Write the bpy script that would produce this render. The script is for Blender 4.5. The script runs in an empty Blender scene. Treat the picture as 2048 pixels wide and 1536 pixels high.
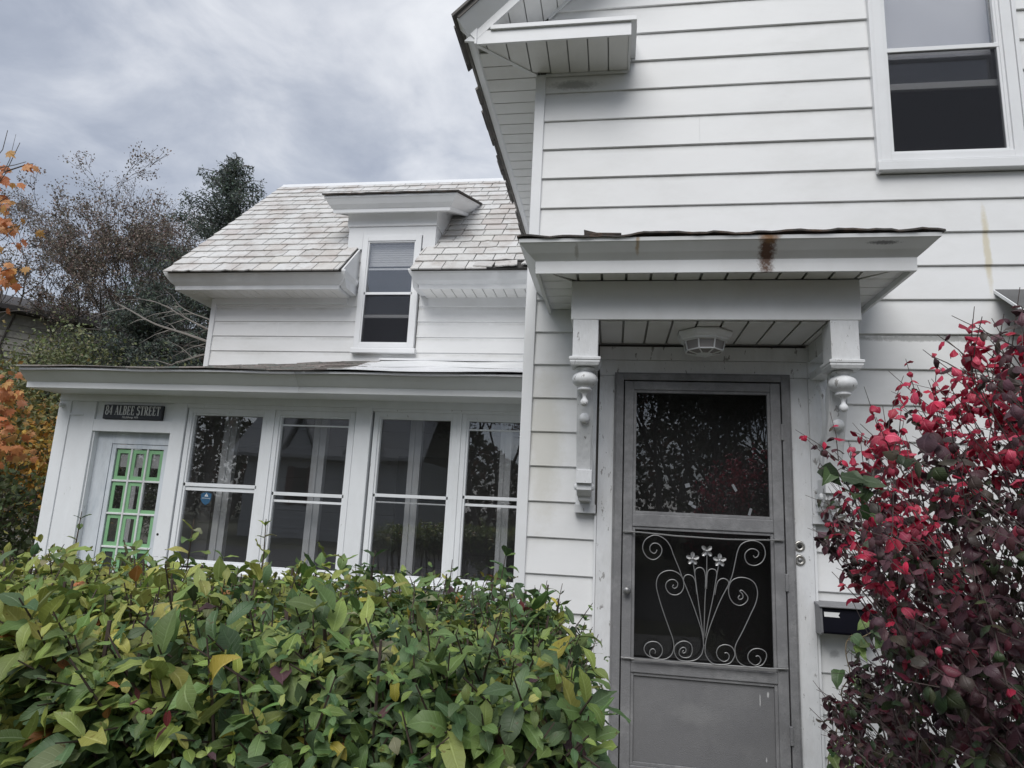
import bpy, math, random
import numpy as np
from mathutils import Vector, Matrix

random.seed(7)
rng = np.random.default_rng(11)
SC = bpy.context.scene
COL = SC.collection

# ------------------------------------------------------------------ camera
cam_d = bpy.data.cameras.new('camera')
cam_d.sensor_width = 36.0
cam_d.lens = 36.0 * 1314.13 / 2048
cam_d.clip_start = 0.05
cam_d.clip_end = 600
cam = bpy.data.objects.new('camera', cam_d)
COL.objects.link(cam)
R0 = Vector((0.9878833893, 0.1477433723, 0.0475216267))
R1 = Vector((0.0179347901, 0.1954715738, -0.9805453621))
R2 = Vector((-0.1541582056, 0.9695167661, 0.1904533745))
CAM = Vector((0.0, -3.84935, 1.59988))
mw = Matrix.Identity(4)
for i in range(3):
    mw[i][0], mw[i][1], mw[i][2], mw[i][3] = R0[i], -R1[i], -R2[i], CAM[i]
cam.matrix_world = mw
SC.camera = cam

# ------------------------------------------------------------------ world, sun, exposure
SUN_EL, SUN_AZ = math.radians(50), math.radians(190)   # azimuth measured clockwise from +Y
SKY_STRENGTH = 0.15
SUN_ENERGY = 1.35
EXPOSURE = 1.0
SC.view_settings.view_transform = 'Standard'
SC.view_settings.look = 'None'
SC.view_settings.exposure = EXPOSURE
SC.view_settings.gamma = 1.0
SC.view_settings.use_curve_mapping = False

world = bpy.data.worlds.new('World')
SC.world = world
world.use_nodes = True
nt = world.node_tree
nt.nodes.clear()


def N(nt, typ, **kw):
    n = nt.nodes.new(typ)
    for k, v in kw.items():
        if k.startswith('i_'):
            key = k[2:]
            key = int(key) if key.isdigit() else key.replace('_', ' ')
            n.inputs[key].default_value = v
        else:
            setattr(n, k, v)
    return n


def ramp(nt, stops, interp='LINEAR'):
    r = nt.nodes.new('ShaderNodeValToRGB')
    r.color_ramp.interpolation = interp
    e = r.color_ramp.elements
    while len(e) < len(stops):
        e.new(0.5)
    for el, (p, c) in zip(e, stops):
        el.position = p
        el.color = (c, c, c, 1) if isinstance(c, (int, float)) else (*c[:3], 1)
    return r


def build_world():
    L = nt.links.new
    tc = N(nt, 'ShaderNodeTexCoord')
    sep = N(nt, 'ShaderNodeSeparateXYZ')
    L(tc.outputs['Generated'], sep.inputs[0])
    zc = N(nt, 'ShaderNodeMath', operation='MAXIMUM', i_1=0.0)
    L(sep.outputs['Z'], zc.inputs[0])
    za = N(nt, 'ShaderNodeMath', operation='ADD', i_1=0.22)
    L(zc.outputs[0], za.inputs[0])
    dx = N(nt, 'ShaderNodeMath', operation='DIVIDE')
    dy = N(nt, 'ShaderNodeMath', operation='DIVIDE')
    L(sep.outputs['X'], dx.inputs[0]); L(za.outputs[0], dx.inputs[1])
    L(sep.outputs['Y'], dy.inputs[0]); L(za.outputs[0], dy.inputs[1])
    cb = N(nt, 'ShaderNodeCombineXYZ', i_Z=3.7)
    L(dx.outputs[0], cb.inputs['X']); L(dy.outputs[0], cb.inputs['Y'])
    n1 = N(nt, 'ShaderNodeTexNoise', i_Scale=2.9, i_Detail=10.0, i_Roughness=0.56, i_Distortion=0.35)
    n2 = N(nt, 'ShaderNodeTexNoise', i_Scale=0.75, i_Detail=4.0, i_Roughness=0.5, i_Distortion=0.3)
    L(cb.outputs[0], n1.inputs['Vector']); L(cb.outputs[0], n2.inputs['Vector'])
    a = N(nt, 'ShaderNodeMath', operation='MULTIPLY', i_1=0.55)
    b = N(nt, 'ShaderNodeMath', operation='MULTIPLY_ADD', i_1=0.45)
    L(n1.outputs['Fac'], a.inputs[0]); L(n2.outputs['Fac'], b.inputs[0]); L(a.outputs[0], b.inputs[2])
    # the clouds are thinner, and so brighter, round the hidden sun
    sd = N(nt, 'ShaderNodeVectorMath', operation='DOT_PRODUCT')
    d = Vector((-0.298, 0.806, 0.512)).normalized()
    sd.inputs[1].default_value = d
    L(tc.outputs['Generated'], sd.inputs[0])
    gl = N(nt, 'ShaderNodeMapRange', interpolation_type='SMOOTHSTEP')
    gl.inputs['From Min'].default_value = 0.955
    gl.inputs['From Max'].default_value = 1.0
    gl.inputs['To Max'].default_value = 0.055
    L(sd.outputs['Value'], gl.inputs['Value'])
    c = N(nt, 'ShaderNodeMath', operation='ADD')
    L(b.outputs[0], c.inputs[0]); L(gl.outputs[0], c.inputs[1])
    cr = ramp(nt, [(0.38, (1.12, 1.22, 1.44)), (0.46, (1.44, 1.54, 1.77)), (0.52, (1.82, 1.91, 2.11)),
                   (0.58, (2.36, 2.42, 2.56)), (0.68, (3.15, 3.18, 3.24))])
    L(c.outputs[0], cr.inputs[0])
    sky = N(nt, 'ShaderNodeTexSky', sky_type='NISHITA', sun_disc=False,
            sun_elevation=SUN_EL, sun_rotation=SUN_AZ)
    mx = N(nt, 'ShaderNodeMix', data_type='RGBA', i_0=0.9)
    L(sky.outputs[0], mx.inputs['A']); L(cr.outputs[0], mx.inputs['B'])
    bg = N(nt, 'ShaderNodeBackground', i_Strength=SKY_STRENGTH)
    L(mx.outputs['Result'], bg.inputs['Color'])
    out = N(nt, 'ShaderNodeOutputWorld')
    L(bg.outputs[0], out.inputs['Surface'])


build_world()

sun_d = bpy.data.lights.new('sun', 'SUN')
sun_d.energy = SUN_ENERGY
sun_d.angle = math.radians(44)
sun_d.color = (1.0, 0.985, 0.96)
sun = bpy.data.objects.new('sun', sun_d)
COL.objects.link(sun)
sdir = Vector((math.sin(SUN_AZ) * math.cos(SUN_EL), math.cos(SUN_AZ) * math.cos(SUN_EL), math.sin(SUN_EL)))
sun.rotation_euler = sdir.to_track_quat('Z', 'Y').to_euler()
sun.location = sdir * 30

# ------------------------------------------------------------------ helpers


def tag(o, label=None, cat=None, group=None, kind=None):
    if label: o['label'] = label
    if cat: o['category'] = cat
    if group: o['group'] = group
    if kind: o['kind'] = kind
    return o


def empty(name, loc, label, cat, group=None):
    o = bpy.data.objects.new(name, None)
    o.location = loc
    o.empty_display_size = 0.1
    COL.objects.link(o)
    return tag(o, label, cat, group)


def root_loc(o):
    v = Vector((0, 0, 0))
    while o:
        v = v + o.location
        o = o.parent
    return v


def link(name, me, parent=None, world_coords=True):
    o = bpy.data.objects.new(name, me)
    COL.objects.link(o)
    if parent:
        o.parent = parent
        if world_coords:
            o.matrix_parent_inverse = Matrix.Translation(-root_loc(parent))
    return o


class MB:
    """collects faces of one mesh object, in world coordinates"""
    def __init__(s):
        s.v, s.f, s.m = [], [], []
        s.mi = 0

    def face(s, pts):
        k = len(s.v)
        s.v += [tuple(p) for p in pts]
        s.f.append(tuple(range(k, k + len(pts))))
        s.m.append(s.mi)
        return s

    def mesh(s, V, F):
        k = len(s.v)
        s.v += [tuple(p) for p in V]
        for f in F:
            s.f.append(tuple(k + i for i in f)); s.m.append(s.mi)
        return s

    def box(s, x0, x1, y0, y1, z0, z1, ch=0.0):
        x0, x1 = min(x0, x1), max(x0, x1); y0, y1 = min(y0, y1), max(y0, y1); z0, z1 = min(z0, z1), max(z0, z1)
        V = [(x, y, z) for z in (z0, z1) for y in (y0, y1) for x in (x0, x1)]
        F = [(0, 2, 3, 1), (4, 5, 7, 6), (0, 1, 5, 4), (2, 6, 7, 3), (0, 4, 6, 2), (1, 3, 7, 5)]
        return s.mesh(V, F)

    def prism(s, prof, a0, a1, axis='x'):
        """closed profile extruded along an axis; prof is (y,z) for x, (x,z) for y, (x,y) for z"""
        n = len(prof)
        def P(p, a):
            return {'x': (a, p[0], p[1]), 'y': (p[0], a, p[1]), 'z': (p[0], p[1], a)}[axis]
        V = [P(p, a0) for p in prof] + [P(p, a1) for p in prof]
        F = [tuple(range(n))[::-1], tuple(range(n, 2 * n))]
        F += [(i, (i + 1) % n, n + (i + 1) % n, n + i) for i in range(n)]
        return s.mesh(V, F)

    def molding(s, path, prof, cap=True):
        """closed profile (outward offset, z) swept along an xy path with mitred corners; outward = right of travel"""
        n = len(prof); rings = []
        P = [Vector(p) for p in path]
        for i, p in enumerate(P):
            ns = []
            if i > 0: d = (p - P[i - 1]).normalized(); ns.append(Vector((d.y, -d.x)))
            if i < len(P) - 1: d = (P[i + 1] - p).normalized(); ns.append(Vector((d.y, -d.x)))
            m = ns[0] if len(ns) == 1 else (ns[0] + ns[1]) / (1 + ns[0].dot(ns[1]))
            rings.append([(p.x + m.x * o, p.y + m.y * o, z) for o, z in prof])
        V = [v for r in rings for v in r]; F = []
        for i in range(len(P) - 1):
            for j in range(n):
                a = i * n + j; b = i * n + (j + 1) % n
                F.append((a, b, b + n, a + n))
        if cap:
            F.append(tuple(range(n))[::-1]); F.append(tuple(range((len(P) - 1) * n, len(P) * n)))
        return s.mesh(V, F)

    def tube(s, pts, r, n=6, cap=True):
        pts = [Vector(p) for p in pts]
        rs = r if isinstance(r, (list, tuple)) else [r] * len(pts)
        V, F = [], []
        t0 = (pts[1] - pts[0]).normalized()
        u = t0.orthogonal().normalized()
        for i, p in enumerate(pts):
            t = (pts[min(i + 1, len(pts) - 1)] - pts[max(i - 1, 0)])
            t = t.normalized() if t.length > 1e-9 else t0
            u = (u - t * u.dot(t))
            u = u.normalized() if u.length > 1e-6 else t.orthogonal().normalized()
            w = t.cross(u)
            for k in range(n):
                a = 2 * math.pi * k / n
                V.append(p + (u * math.cos(a) + w * math.sin(a)) * rs[i])
        for i in range(len(pts) - 1):
            for k in range(n):
                a = i * n + k; b = i * n + (k + 1) % n
                F.append((a, b, b + n, a + n))
        if cap:
            F.append(tuple(range(n))[::-1]); F.append(tuple(range(len(V) - n, len(V))))
        return s.mesh(V, F)

    def lathe(s, prof, c, axis='z', n=20):
        """prof: list of (r, h) along the axis"""
        V, F = [], []
        for r, h in prof:
            for k in range(n):
                a = 2 * math.pi * k / n
                x, y = r * math.cos(a), r * math.sin(a)
                V.append({'z': (c[0] + x, c[1] + y, c[2] + h), 'y': (c[0] + x, c[1] + h, c[2] + y), 'x': (c[0] + h, c[1] + x, c[2] + y)}[axis])
        for i in range(len(prof) - 1):
            for k in range(n):
                a = i * n + k; b = i * n + (k + 1) % n
                F.append((a, b, b + n, a + n))
        F.append(tuple(range(n))[::-1]); F.append(tuple(range(len(V) - n, len(V))))
        return s.mesh(V, F)

    def build(s, name, mat, parent=None, bev=0.0, smooth=False, label=None):
        me = bpy.data.meshes.new(name)
        me.from_pydata(s.v, [], s.f)
        mats = mat if isinstance(mat, (list, tuple)) else [mat]
        for m in mats: me.materials.append(m)
        if len(mats) > 1: me.polygons.foreach_set('material_index', s.m)
        import bmesh
        bm = bmesh.new(); bm.from_mesh(me)
        bmesh.ops.remove_doubles(bm, verts=bm.verts, dist=1e-6) if smooth else None
        bmesh.ops.recalc_face_normals(bm, faces=bm.faces)
        bm.to_mesh(me); bm.free()
        if smooth: me.polygons.foreach_set('use_smooth', [True] * len(me.polygons))
        o = link(name, me, parent)
        if bev > 0:
            m = o.modifiers.new('bevel', 'BEVEL'); m.width = bev; m.segments = 2; m.limit_method = 'ANGLE'; m.angle_limit = 0.6
        if label: o['label'] = label
        return o


# ------------------------------------------------------------------ materials
MATS = {}


def mat(name, col, rough=0.5, var=0.10, scale=4.0, bump=0.0, bscale=60.0, dirt=None, dirt_amt=0.0, dirt_scale=2.0,
        stretch=(1, 1, 1), stains=(), metal=0.0, spec=0.5, rnd=0.0, flakes=None, flake_t=0.68, flake_scale=40.0, lap=0.0):
    """painted or weathered surface: colour with broad variation, dirt patches, flaking, stains with places of their own"""
    m = bpy.data.materials.new(name); m.use_nodes = True
    t = m.node_tree; t.nodes.clear(); L = t.links.new
    out = N(t, 'ShaderNodeOutputMaterial'); b = N(t, 'ShaderNodeBsdfPrincipled', i_Roughness=rough, i_Metallic=metal)
    b.inputs['Specular IOR Level'].default_value = spec
    L(b.outputs[0], out.inputs['Surface'])
    tc = N(t, 'ShaderNodeTexCoord')
    mp = N(t, 'ShaderNodeMapping'); mp.inputs['Scale'].default_value = stretch
    L(tc.outputs['Object'], mp.inputs['Vector'])
    n1 = N(t, 'ShaderNodeTexNoise', i_Scale=scale, i_Detail=6.0, i_Roughness=0.6)
    L(mp.outputs[0], n1.inputs['Vector'])
    r1 = ramp(t, [(0.3, tuple(c * (1 - var) for c in col)), (0.7, tuple(min(1, c * (1 + var * 0.6)) for c in col))])
    L(n1.outputs['Fac'], r1.inputs[0])
    cur = r1.outputs[0]
    def mixin(fac, colr, amt=1.0):
        nonlocal cur
        mx = N(t, 'ShaderNodeMix', data_type='RGBA', clamp_factor=True)
        if amt != 1.0:
            mm = N(t, 'ShaderNodeMath', operation='MULTIPLY', i_1=amt); L(fac, mm.inputs[0]); fac = mm.outputs[0]
        L(fac, mx.inputs[0]); L(cur, mx.inputs['A']); mx.inputs['B'].default_value = (*colr, 1)
        cur = mx.outputs['Result']
    if rnd:
        oi = N(t, 'ShaderNodeObjectInfo')
        hsv = N(t, 'ShaderNodeHueSaturation')
        mr = N(t, 'ShaderNodeMapRange'); mr.inputs['To Min'].default_value = 1 - rnd; mr.inputs['To Max'].default_value = 1 + rnd * 0.4
        L(oi.outputs['Random'], mr.inputs['Value']); L(mr.outputs[0], hsv.inputs['Value']); L(cur, hsv.inputs['Color'])
        cur = hsv.outputs[0]
    if dirt:
        n2 = N(t, 'ShaderNodeTexNoise', i_Scale=dirt_scale, i_Detail=8.0, i_Roughness=0.7)
        L(mp.outputs[0], n2.inputs['Vector'])
        r2 = ramp(t, [(0.48, 0.0), (0.72, 1.0)]); L(n2.outputs['Fac'], r2.inputs[0])
        mixin(r2.outputs[0], dirt, dirt_amt)
    if lap:      # grime gathered in the crevice under each lip, in patches
        sx = N(t, 'ShaderNodeSeparateXYZ'); L(tc.outputs['Object'], sx.inputs[0])
        dv0 = N(t, 'ShaderNodeMath', operation='MULTIPLY_ADD', i_1=1 / 0.2032, i_2=-4.918 / 0.2032 + 40); L(sx.outputs['Z'], dv0.inputs[0])
        fr0 = N(t, 'ShaderNodeMath', operation='FRACT'); L(dv0.outputs[0], fr0.inputs[0])
        rl = ramp(t, [(0.80, 0.0), (0.985, 1.0)]); L(fr0.outputs[0], rl.inputs[0])
        nl0 = N(t, 'ShaderNodeTexNoise', i_Scale=2.2, i_Detail=7.0, i_Roughness=0.7); L(tc.outputs['Object'], nl0.inputs['Vector'])
        rn0 = ramp(t, [(0.40, 0.0), (0.70, 1.0)]); L(nl0.outputs['Fac'], rn0.inputs[0])
        ml0 = N(t, 'ShaderNodeMath', operation='MULTIPLY'); L(rl.outputs[0], ml0.inputs[0]); L(rn0.outputs[0], ml0.inputs[1])
        mixin(ml0.outputs[0], (0.30, 0.29, 0.25), lap)
    if flakes:
        n3 = N(t, 'ShaderNodeTexNoise', i_Scale=flake_scale, i_Detail=5.0, i_Roughness=0.7)
        L(mp.outputs[0], n3.inputs['Vector'])
        r3 = ramp(t, [(flake_t, 0.0), (flake_t + 0.03, 1.0)]); L(n3.outputs['Fac'], r3.inputs[0])
        mixin(r3.outputs[0], flakes, 0.85)
    for (cx, cy, cz, sx, sy, sz, colr, amt, ns) in stains:
        mp2 = N(t, 'ShaderNodeVectorMath', operation='SUBTRACT'); mp2.inputs[1].default_value = (cx, cy, cz)
        L(tc.outputs['Object'], mp2.inputs[0])
        dv = N(t, 'ShaderNodeVectorMath', operation='DIVIDE'); dv.inputs[1].default_value = (sx, sy, sz)
        L(mp2.outputs[0], dv.inputs[0])
        ln = N(t, 'ShaderNodeVectorMath', operation='LENGTH'); L(dv.outputs[0], ln.inputs[0])
        rr = ramp(t, [(0.0, 1.0), (1.0, 0.0)]); L(ln.outputs['Value'], rr.inputs[0])
        nn = N(t, 'ShaderNodeTexNoise', i_Scale=ns, i_Detail=7.0, i_Roughness=0.75); L(tc.outputs['Object'], nn.inputs['Vector'])
        ad = N(t, 'ShaderNodeMath', operation='ADD'); L(rr.outputs[0], ad.inputs[0]); L(nn.outputs['Fac'], ad.inputs[1])
        r4 = ramp(t, [(0.72, 0.0), (1.0, 1.0)])
        sc = N(t, 'ShaderNodeMath', operation='MULTIPLY', i_1=0.82); L(ad.outputs[0], sc.inputs[0]); L(sc.outputs[0], r4.inputs[0])
        gt = N(t, 'ShaderNodeMath', operation='GREATER_THAN', i_1=0.001); L(rr.outputs[0], gt.inputs[0])
        mu = N(t, 'ShaderNodeMath', operation='MULTIPLY'); L(r4.outputs[0], mu.inputs[0]); L(gt.outputs[0], mu.inputs[1])
        mixin(mu.outputs[0], colr, amt)
    L(cur, b.inputs['Base Color'])
    if bump:
        nb = N(t, 'ShaderNodeTexNoise', i_Scale=bscale, i_Detail=4.0); L(mp.outputs[0], nb.inputs['Vector'])
        bp = N(t, 'ShaderNodeBump', i_Strength=bump, i_Distance=0.01); L(nb.outputs['Fac'], bp.inputs['Height'])
        L(bp.outputs[0], b.inputs['Normal'])
    MATS[name] = m
    return m


def glass(name, boost=2.2, tint=0.92, dust=0.02):
    m = bpy.data.materials.new(name); m.use_nodes = True
    t = m.node_tree; t.nodes.clear(); L = t.links.new
    out = N(t, 'ShaderNodeOutputMaterial')
    tr = N(t, 'ShaderNodeBsdfTransparent', i_Color=(tint, tint, tint, 1))
    gl = N(t, 'ShaderNodeBsdfGlossy', i_Roughness=0.0, i_Color=(0.95, 0.97, 1, 1))
    fr = N(t, 'ShaderNodeFresnel', i_IOR=1.5)
    ge = N(t, 'ShaderNodeNewGeometry')
    io = N(t, 'ShaderNodeMapRange'); io.inputs['To Min'].default_value = 1.5; io.inputs['To Max'].default_value = 1 / 1.5
    L(ge.outputs['Backfacing'], io.inputs['Value']); L(io.outputs[0], fr.inputs['IOR'])   # no total reflection inside the thin pane
    mu = N(t, 'ShaderNodeMath', operation='MULTIPLY', i_1=boost, use_clamp=True)
    L(fr.outputs[0], mu.inputs[0])
    tc = N(t, 'ShaderNodeTexCoord')
    nz = N(t, 'ShaderNodeTexNoise', i_Scale=1.3, i_Detail=2.0); L(tc.outputs['Object'], nz.inputs['Vector'])
    bp = N(t, 'ShaderNodeBump', i_Strength=0.06, i_Distance=0.02); L(nz.outputs['Fac'], bp.inputs['Height'])
    L(bp.outputs[0], gl.inputs['Normal'])
    mx = N(t, 'ShaderNodeMixShader'); L(mu.outputs[0], mx.inputs[0]); L(tr.outputs[0], mx.inputs[1]); L(gl.outputs[0], mx.inputs[2])
    df = N(t, 'ShaderNodeBsdfDiffuse', i_Color=(0.6, 0.6, 0.58, 1))
    m2 = N(t, 'ShaderNodeMixShader', i_0=dust); L(mx.outputs[0], m2.inputs[1]); L(df.outputs[0], m2.inputs[2])
    L(m2.outputs[0], out.inputs['Surface'])
    return m


def screen_mat(name, op=0.72):
    m = bpy.data.materials.new(name); m.use_nodes = True
    t = m.node_tree; t.nodes.clear(); L = t.links.new
    out = N(t, 'ShaderNodeOutputMaterial')
    tr = N(t, 'ShaderNodeBsdfTransparent', i_Color=(1, 1, 1, 1)); df = N(t, 'ShaderNodeBsdfDiffuse', i_Color=(0.05, 0.052, 0.06, 1))
    mx = N(t, 'ShaderNodeMixShader', i_0=op); L(tr.outputs[0], mx.inputs[1]); L(df.outputs[0], mx.inputs[2]); L(mx.outputs[0], out.inputs['Surface'])
    return m


def leaf_mat(name, rough=0.42, trans=0.25, spots=(0.16, 0.07, 0.02), spot_amt=0.0, veins=False, hue_rnd=0.0):
    """leaf colour comes from the mesh's own colour attribute, varied by noise; a little light passes through"""
    m = bpy.data.materials.new(name); m.use_nodes = True
    t = m.node_tree; t.nodes.clear(); L = t.links.new
    out = N(t, 'ShaderNodeOutputMaterial')
    at = N(t, 'ShaderNodeAttribute', attribute_name='Col')
    tc = N(t, 'ShaderNodeTexCoord')
    nz = N(t, 'ShaderNodeTexNoise', i_Scale=22.0, i_Detail=3.0); L(tc.outputs['Object'], nz.inputs['Vector'])
    mr = N(t, 'ShaderNodeMapRange'); mr.inputs['To Min'].default_value = 0.75; mr.inputs['To Max'].default_value = 1.25
    L(nz.outputs['Fac'], mr.inputs['Value'])
    hs = N(t, 'ShaderNodeHueSaturation'); L(mr.outputs[0], hs.inputs['Value']); L(at.outputs['Color'], hs.inputs['Color'])
    cur = hs.outputs[0]
    if spot_amt:
        n2 = N(t, 'ShaderNodeTexNoise', i_Scale=75.0, i_Detail=3.0, i_Roughness=0.6); L(tc.outputs['Object'], n2.inputs['Vector'])
        r = ramp(t, [(0.64, 0.0), (0.70, 1.0)]); L(n2.outputs['Fac'], r.inputs[0])
        mm = N(t, 'ShaderNodeMath', operation='MULTIPLY', i_1=spot_amt); L(r.outputs[0], mm.inputs[0])
        mx = N(t, 'ShaderNodeMix', data_type='RGBA'); L(mm.outputs[0], mx.inputs[0]); L(cur, mx.inputs['A']); mx.inputs['B'].default_value = (*spots, 1)
        cur = mx.outputs['Result']
    if veins:
        la = N(t, 'ShaderNodeAttribute', attribute_name='Leaf')
        sp = N(t, 'ShaderNodeSeparateColor'); L(la.outputs['Color'], sp.inputs[0])      # R: 0 edge - 1 midrib, G: 0 base - 1 tip
        r = ramp(t, [(0.86, 0.0), (0.97, 1.0)]); L(sp.outputs[0], r.inputs[0])
        vv = N(t, 'ShaderNodeMath', operation='MULTIPLY_ADD', i_1=0.16); L(sp.outputs[0], vv.inputs[0]); L(sp.outputs[1], vv.inputs[2])
        wv = N(t, 'ShaderNodeMath', operation='MULTIPLY', i_1=62.0); L(vv.outputs[0], wv.inputs[0])
        sn = N(t, 'ShaderNodeMath', operation='SINE'); L(wv.outputs[0], sn.inputs[0])
        r2 = ramp(t, [(0.80, 0.0), (1.0, 0.45)]); L(sn.outputs[0], r2.inputs[0])
        mxv = N(t, 'ShaderNodeMath', operation='MAXIMUM'); L(r.outputs[0], mxv.inputs[0]); L(r2.outputs[0], mxv.inputs[1])
        lt = N(t, 'ShaderNodeHueSaturation', i_Value=1.7, i_Saturation=0.85); L(cur, lt.inputs['Color'])
        mv = N(t, 'ShaderNodeMath', operation='MULTIPLY', i_1=0.6); L(mxv.outputs[0], mv.inputs[0])
        mx = N(t, 'ShaderNodeMix', data_type='RGBA'); L(mv.outputs[0], mx.inputs[0]); L(cur, mx.inputs['A']); L(lt.outputs[0], mx.inputs['B'])
        cur = mx.outputs['Result']
    b = N(t, 'ShaderNodeBsdfPrincipled', i_Roughness=rough); L(cur, b.inputs['Base Color'])
    b.inputs['Specular IOR Level'].default_value = 0.45
    if veins:
        bp = N(t, 'ShaderNodeBump', i_Strength=0.5, i_Distance=0.002); L(mxv.outputs[0], bp.inputs['Height']); bp.invert = True; L(bp.outputs[0], b.inputs['Normal'])
    tl = N(t, 'ShaderNodeBsdfTranslucent'); L(cur, tl.inputs['Color'])
    ms = N(t, 'ShaderNodeMixShader', i_0=trans); L(b.outputs[0], ms.inputs[1]); L(tl.outputs[0], ms.inputs[2])
    L(ms.outputs[0], out.inputs['Surface'])
    return m


GRIME = (0.36, 0.35, 0.30)
M_SIDING = mat('white_aluminium_siding', (0.77, 0.775, 0.775), 0.45, 0.05, 1.5, 0.22, 4, GRIME, 0.20, 1.3, (0.6, 1, 1.2), spec=0.4, lap=0.5,
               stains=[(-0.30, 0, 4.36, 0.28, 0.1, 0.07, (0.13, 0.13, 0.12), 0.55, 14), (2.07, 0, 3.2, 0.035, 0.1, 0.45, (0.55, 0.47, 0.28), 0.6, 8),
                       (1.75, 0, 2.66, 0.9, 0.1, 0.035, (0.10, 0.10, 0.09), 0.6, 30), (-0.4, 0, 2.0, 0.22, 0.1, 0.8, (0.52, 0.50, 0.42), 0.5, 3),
                       (1.16, 0, 0.95, 0.05, 0.1, 0.04, (0.2, 0.2, 0.2), 0.5, 60)])
M_INSIDING = mat('shaded_inner_siding', (0.26, 0.26, 0.26), 0.6, 0.06, 2.0)  # darker copy of the white siding, the porch interior's shade put into its colour
M_TRIM = mat('white_metal_trim', (0.76, 0.77, 0.78), 0.40, 0.04, 2.0, 0.03, 25, GRIME, 0.12, 2.5, spec=0.4)
M_TRIM_GREY = mat('canopy_trim', (0.72, 0.73, 0.735), 0.42, 0.06, 2.0, 0.03, 25, (0.42, 0.41, 0.37), 0.2, 3.0, spec=0.4,
                  stains=[(0.715, -0.75, 2.875, 0.075, 0.3, 0.24, (0.105, 0.05, 0.028), 0.97, 45), (0.715, -0.75, 2.945, 0.10, 0.3, 0.05, (0.30, 0.17, 0.08), 0.7, 25), (0.10, -0.75, 2.93, 0.02, 0.3, 0.09, (0.35, 0.22, 0.08), 0.7, 25),
                          (1.23, -0.75, 2.915, 0.13, 0.3, 0.014, (0.12, 0.12, 0.13), 0.8, 90), (-0.2, -0.7, 2.9, 0.02, 0.3, 0.06, (0.25, 0.22, 0.18), 0.5, 60)])
M_SOFFIT = mat('vinyl_soffit', (0.78, 0.78, 0.77), 0.5, 0.05, 2.0, 0.0, dirt=(0.35, 0.33, 0.28), dirt_amt=0.2, dirt_scale=3)
M_GROOVE = mat('soffit_backing', (0.42, 0.42, 0.41), 0.8, 0.1)
M_WOOD = mat('flaking_white_paint', (0.70, 0.71, 0.72), 0.55, 0.08, 6, 0.35, 55, (0.38, 0.37, 0.34), 0.35, 5, (1, 1, 0.35), flakes=(0.22, 0.21, 0.20), flake_t=0.615, flake_scale=30)
M_PORCHWOOD = mat('white_painted_wood', (0.77, 0.79, 0.81), 0.5, 0.05, 5, 0.15, 40, (0.45, 0.45, 0.42), 0.15, 4, (1, 1, 0.4), flakes=(0.42, 0.42, 0.40), flake_t=0.665, flake_scale=28)
M_WASH = mat('whitewashed_grey_door', (0.62, 0.66, 0.70), 0.6, 0.2, 7, 0.2, 40, (0.30, 0.36, 0.42), 0.7, 5, (1, 1, 0.3))
M_GREEN = mat('green_paint', (0.22, 0.44, 0.23), 0.55, 0.12, 9, 0.1, 40, flakes=(0.75, 0.77, 0.75), flake_t=0.72, flake_scale=45)
M_GREY = mat('grey_aluminium_door', (0.20, 0.20, 0.205), 0.55, 0.16, 5, 0.3, 160, (0.36, 0.36, 0.36), 0.45, 10, spec=0.4, flakes=(0.5, 0.5, 0.5), flake_t=0.76, flake_scale=70)
M_GREY_PANEL = mat('grey_kick_panel', (0.17, 0.17, 0.175), 0.5, 0.06, 3, 0.3, 220, (0.24, 0.24, 0.24), 0.45, 4, spec=0.4, flakes=(0.5, 0.5, 0.5), flake_t=0.765, flake_scale=26,
                   stains=[(0.775, -0.036, 0.70, 0.005, 0.1, 0.05, (0.6, 0.6, 0.6), 0.9, 60), (0.815, -0.036, 0.73, 0.010, 0.1, 0.03, (0.6, 0.6, 0.6), 0.9, 90), (0.45, -0.036, 0.60, 0.22, 0.1, 0.10, (0.24, 0.24, 0.24), 0.5, 6), (0.80, -0.036, 0.42, 0.006, 0.1, 0.02, (0.6, 0.6, 0.6), 0.9, 90)])
M_IRON = mat('bare_aluminium_wire', (0.33, 0.33, 0.33), 0.42, 0.1, 20, metal=0.6)
M_STEEL = mat('worn_metal', (0.50, 0.49, 0.46), 0.35, 0.2, 40, metal=0.85)
M_KNOB = mat('grey_knob', (0.22, 0.22, 0.22), 0.35, 0.1, 30, metal=0.5)
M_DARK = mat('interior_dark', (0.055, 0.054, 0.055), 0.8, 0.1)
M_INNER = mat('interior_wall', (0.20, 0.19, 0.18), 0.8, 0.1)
M_HOOD = mat('grey_hood_sheet', (0.10, 0.10, 0.10), 0.6, 0.2, 5)
M_FELT = mat('roof_felt', (0.05, 0.048, 0.045), 0.9, 0.2)
M_BLACK = mat('dark_gap', (0.012, 0.012, 0.012), 0.9, 0.0)
M_MAILBOX = mat('navy_mailbox', (0.004, 0.004, 0.009), 0.5, 0.2, 10, spec=0.15)
M_MAILGREY = mat('mailbox_frame', (0.22, 0.22, 0.23), 0.45, 0.15, 12, metal=0.3)
M_SIGN = mat('sign_board', (0.012, 0.014, 0.02), 0.4, 0.2, 10)
M_LETTER = mat('sign_lettering', (0.75, 0.75, 0.74), 0.5, 0.05)
M_BLUE = mat('sticker_blue', (0.03, 0.10, 0.19), 0.4, 0.05)
M_SHADE = mat('window_blind', (0.66, 0.66, 0.66), 0.7, 0.04)
M_PALE = mat('pale_sky_reflection', (0.72, 0.72, 0.75), 0.8, 0.05)  # tone of the sky reflected in the upper window, put into the colour
M_TAPE = mat('tape_scrap', (0.20, 0.21, 0.225), 0.5, 0.05)
M_FROST = mat('frosted_lamp_glass', (0.30, 0.285, 0.28), 0.25, 0.05)
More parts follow.
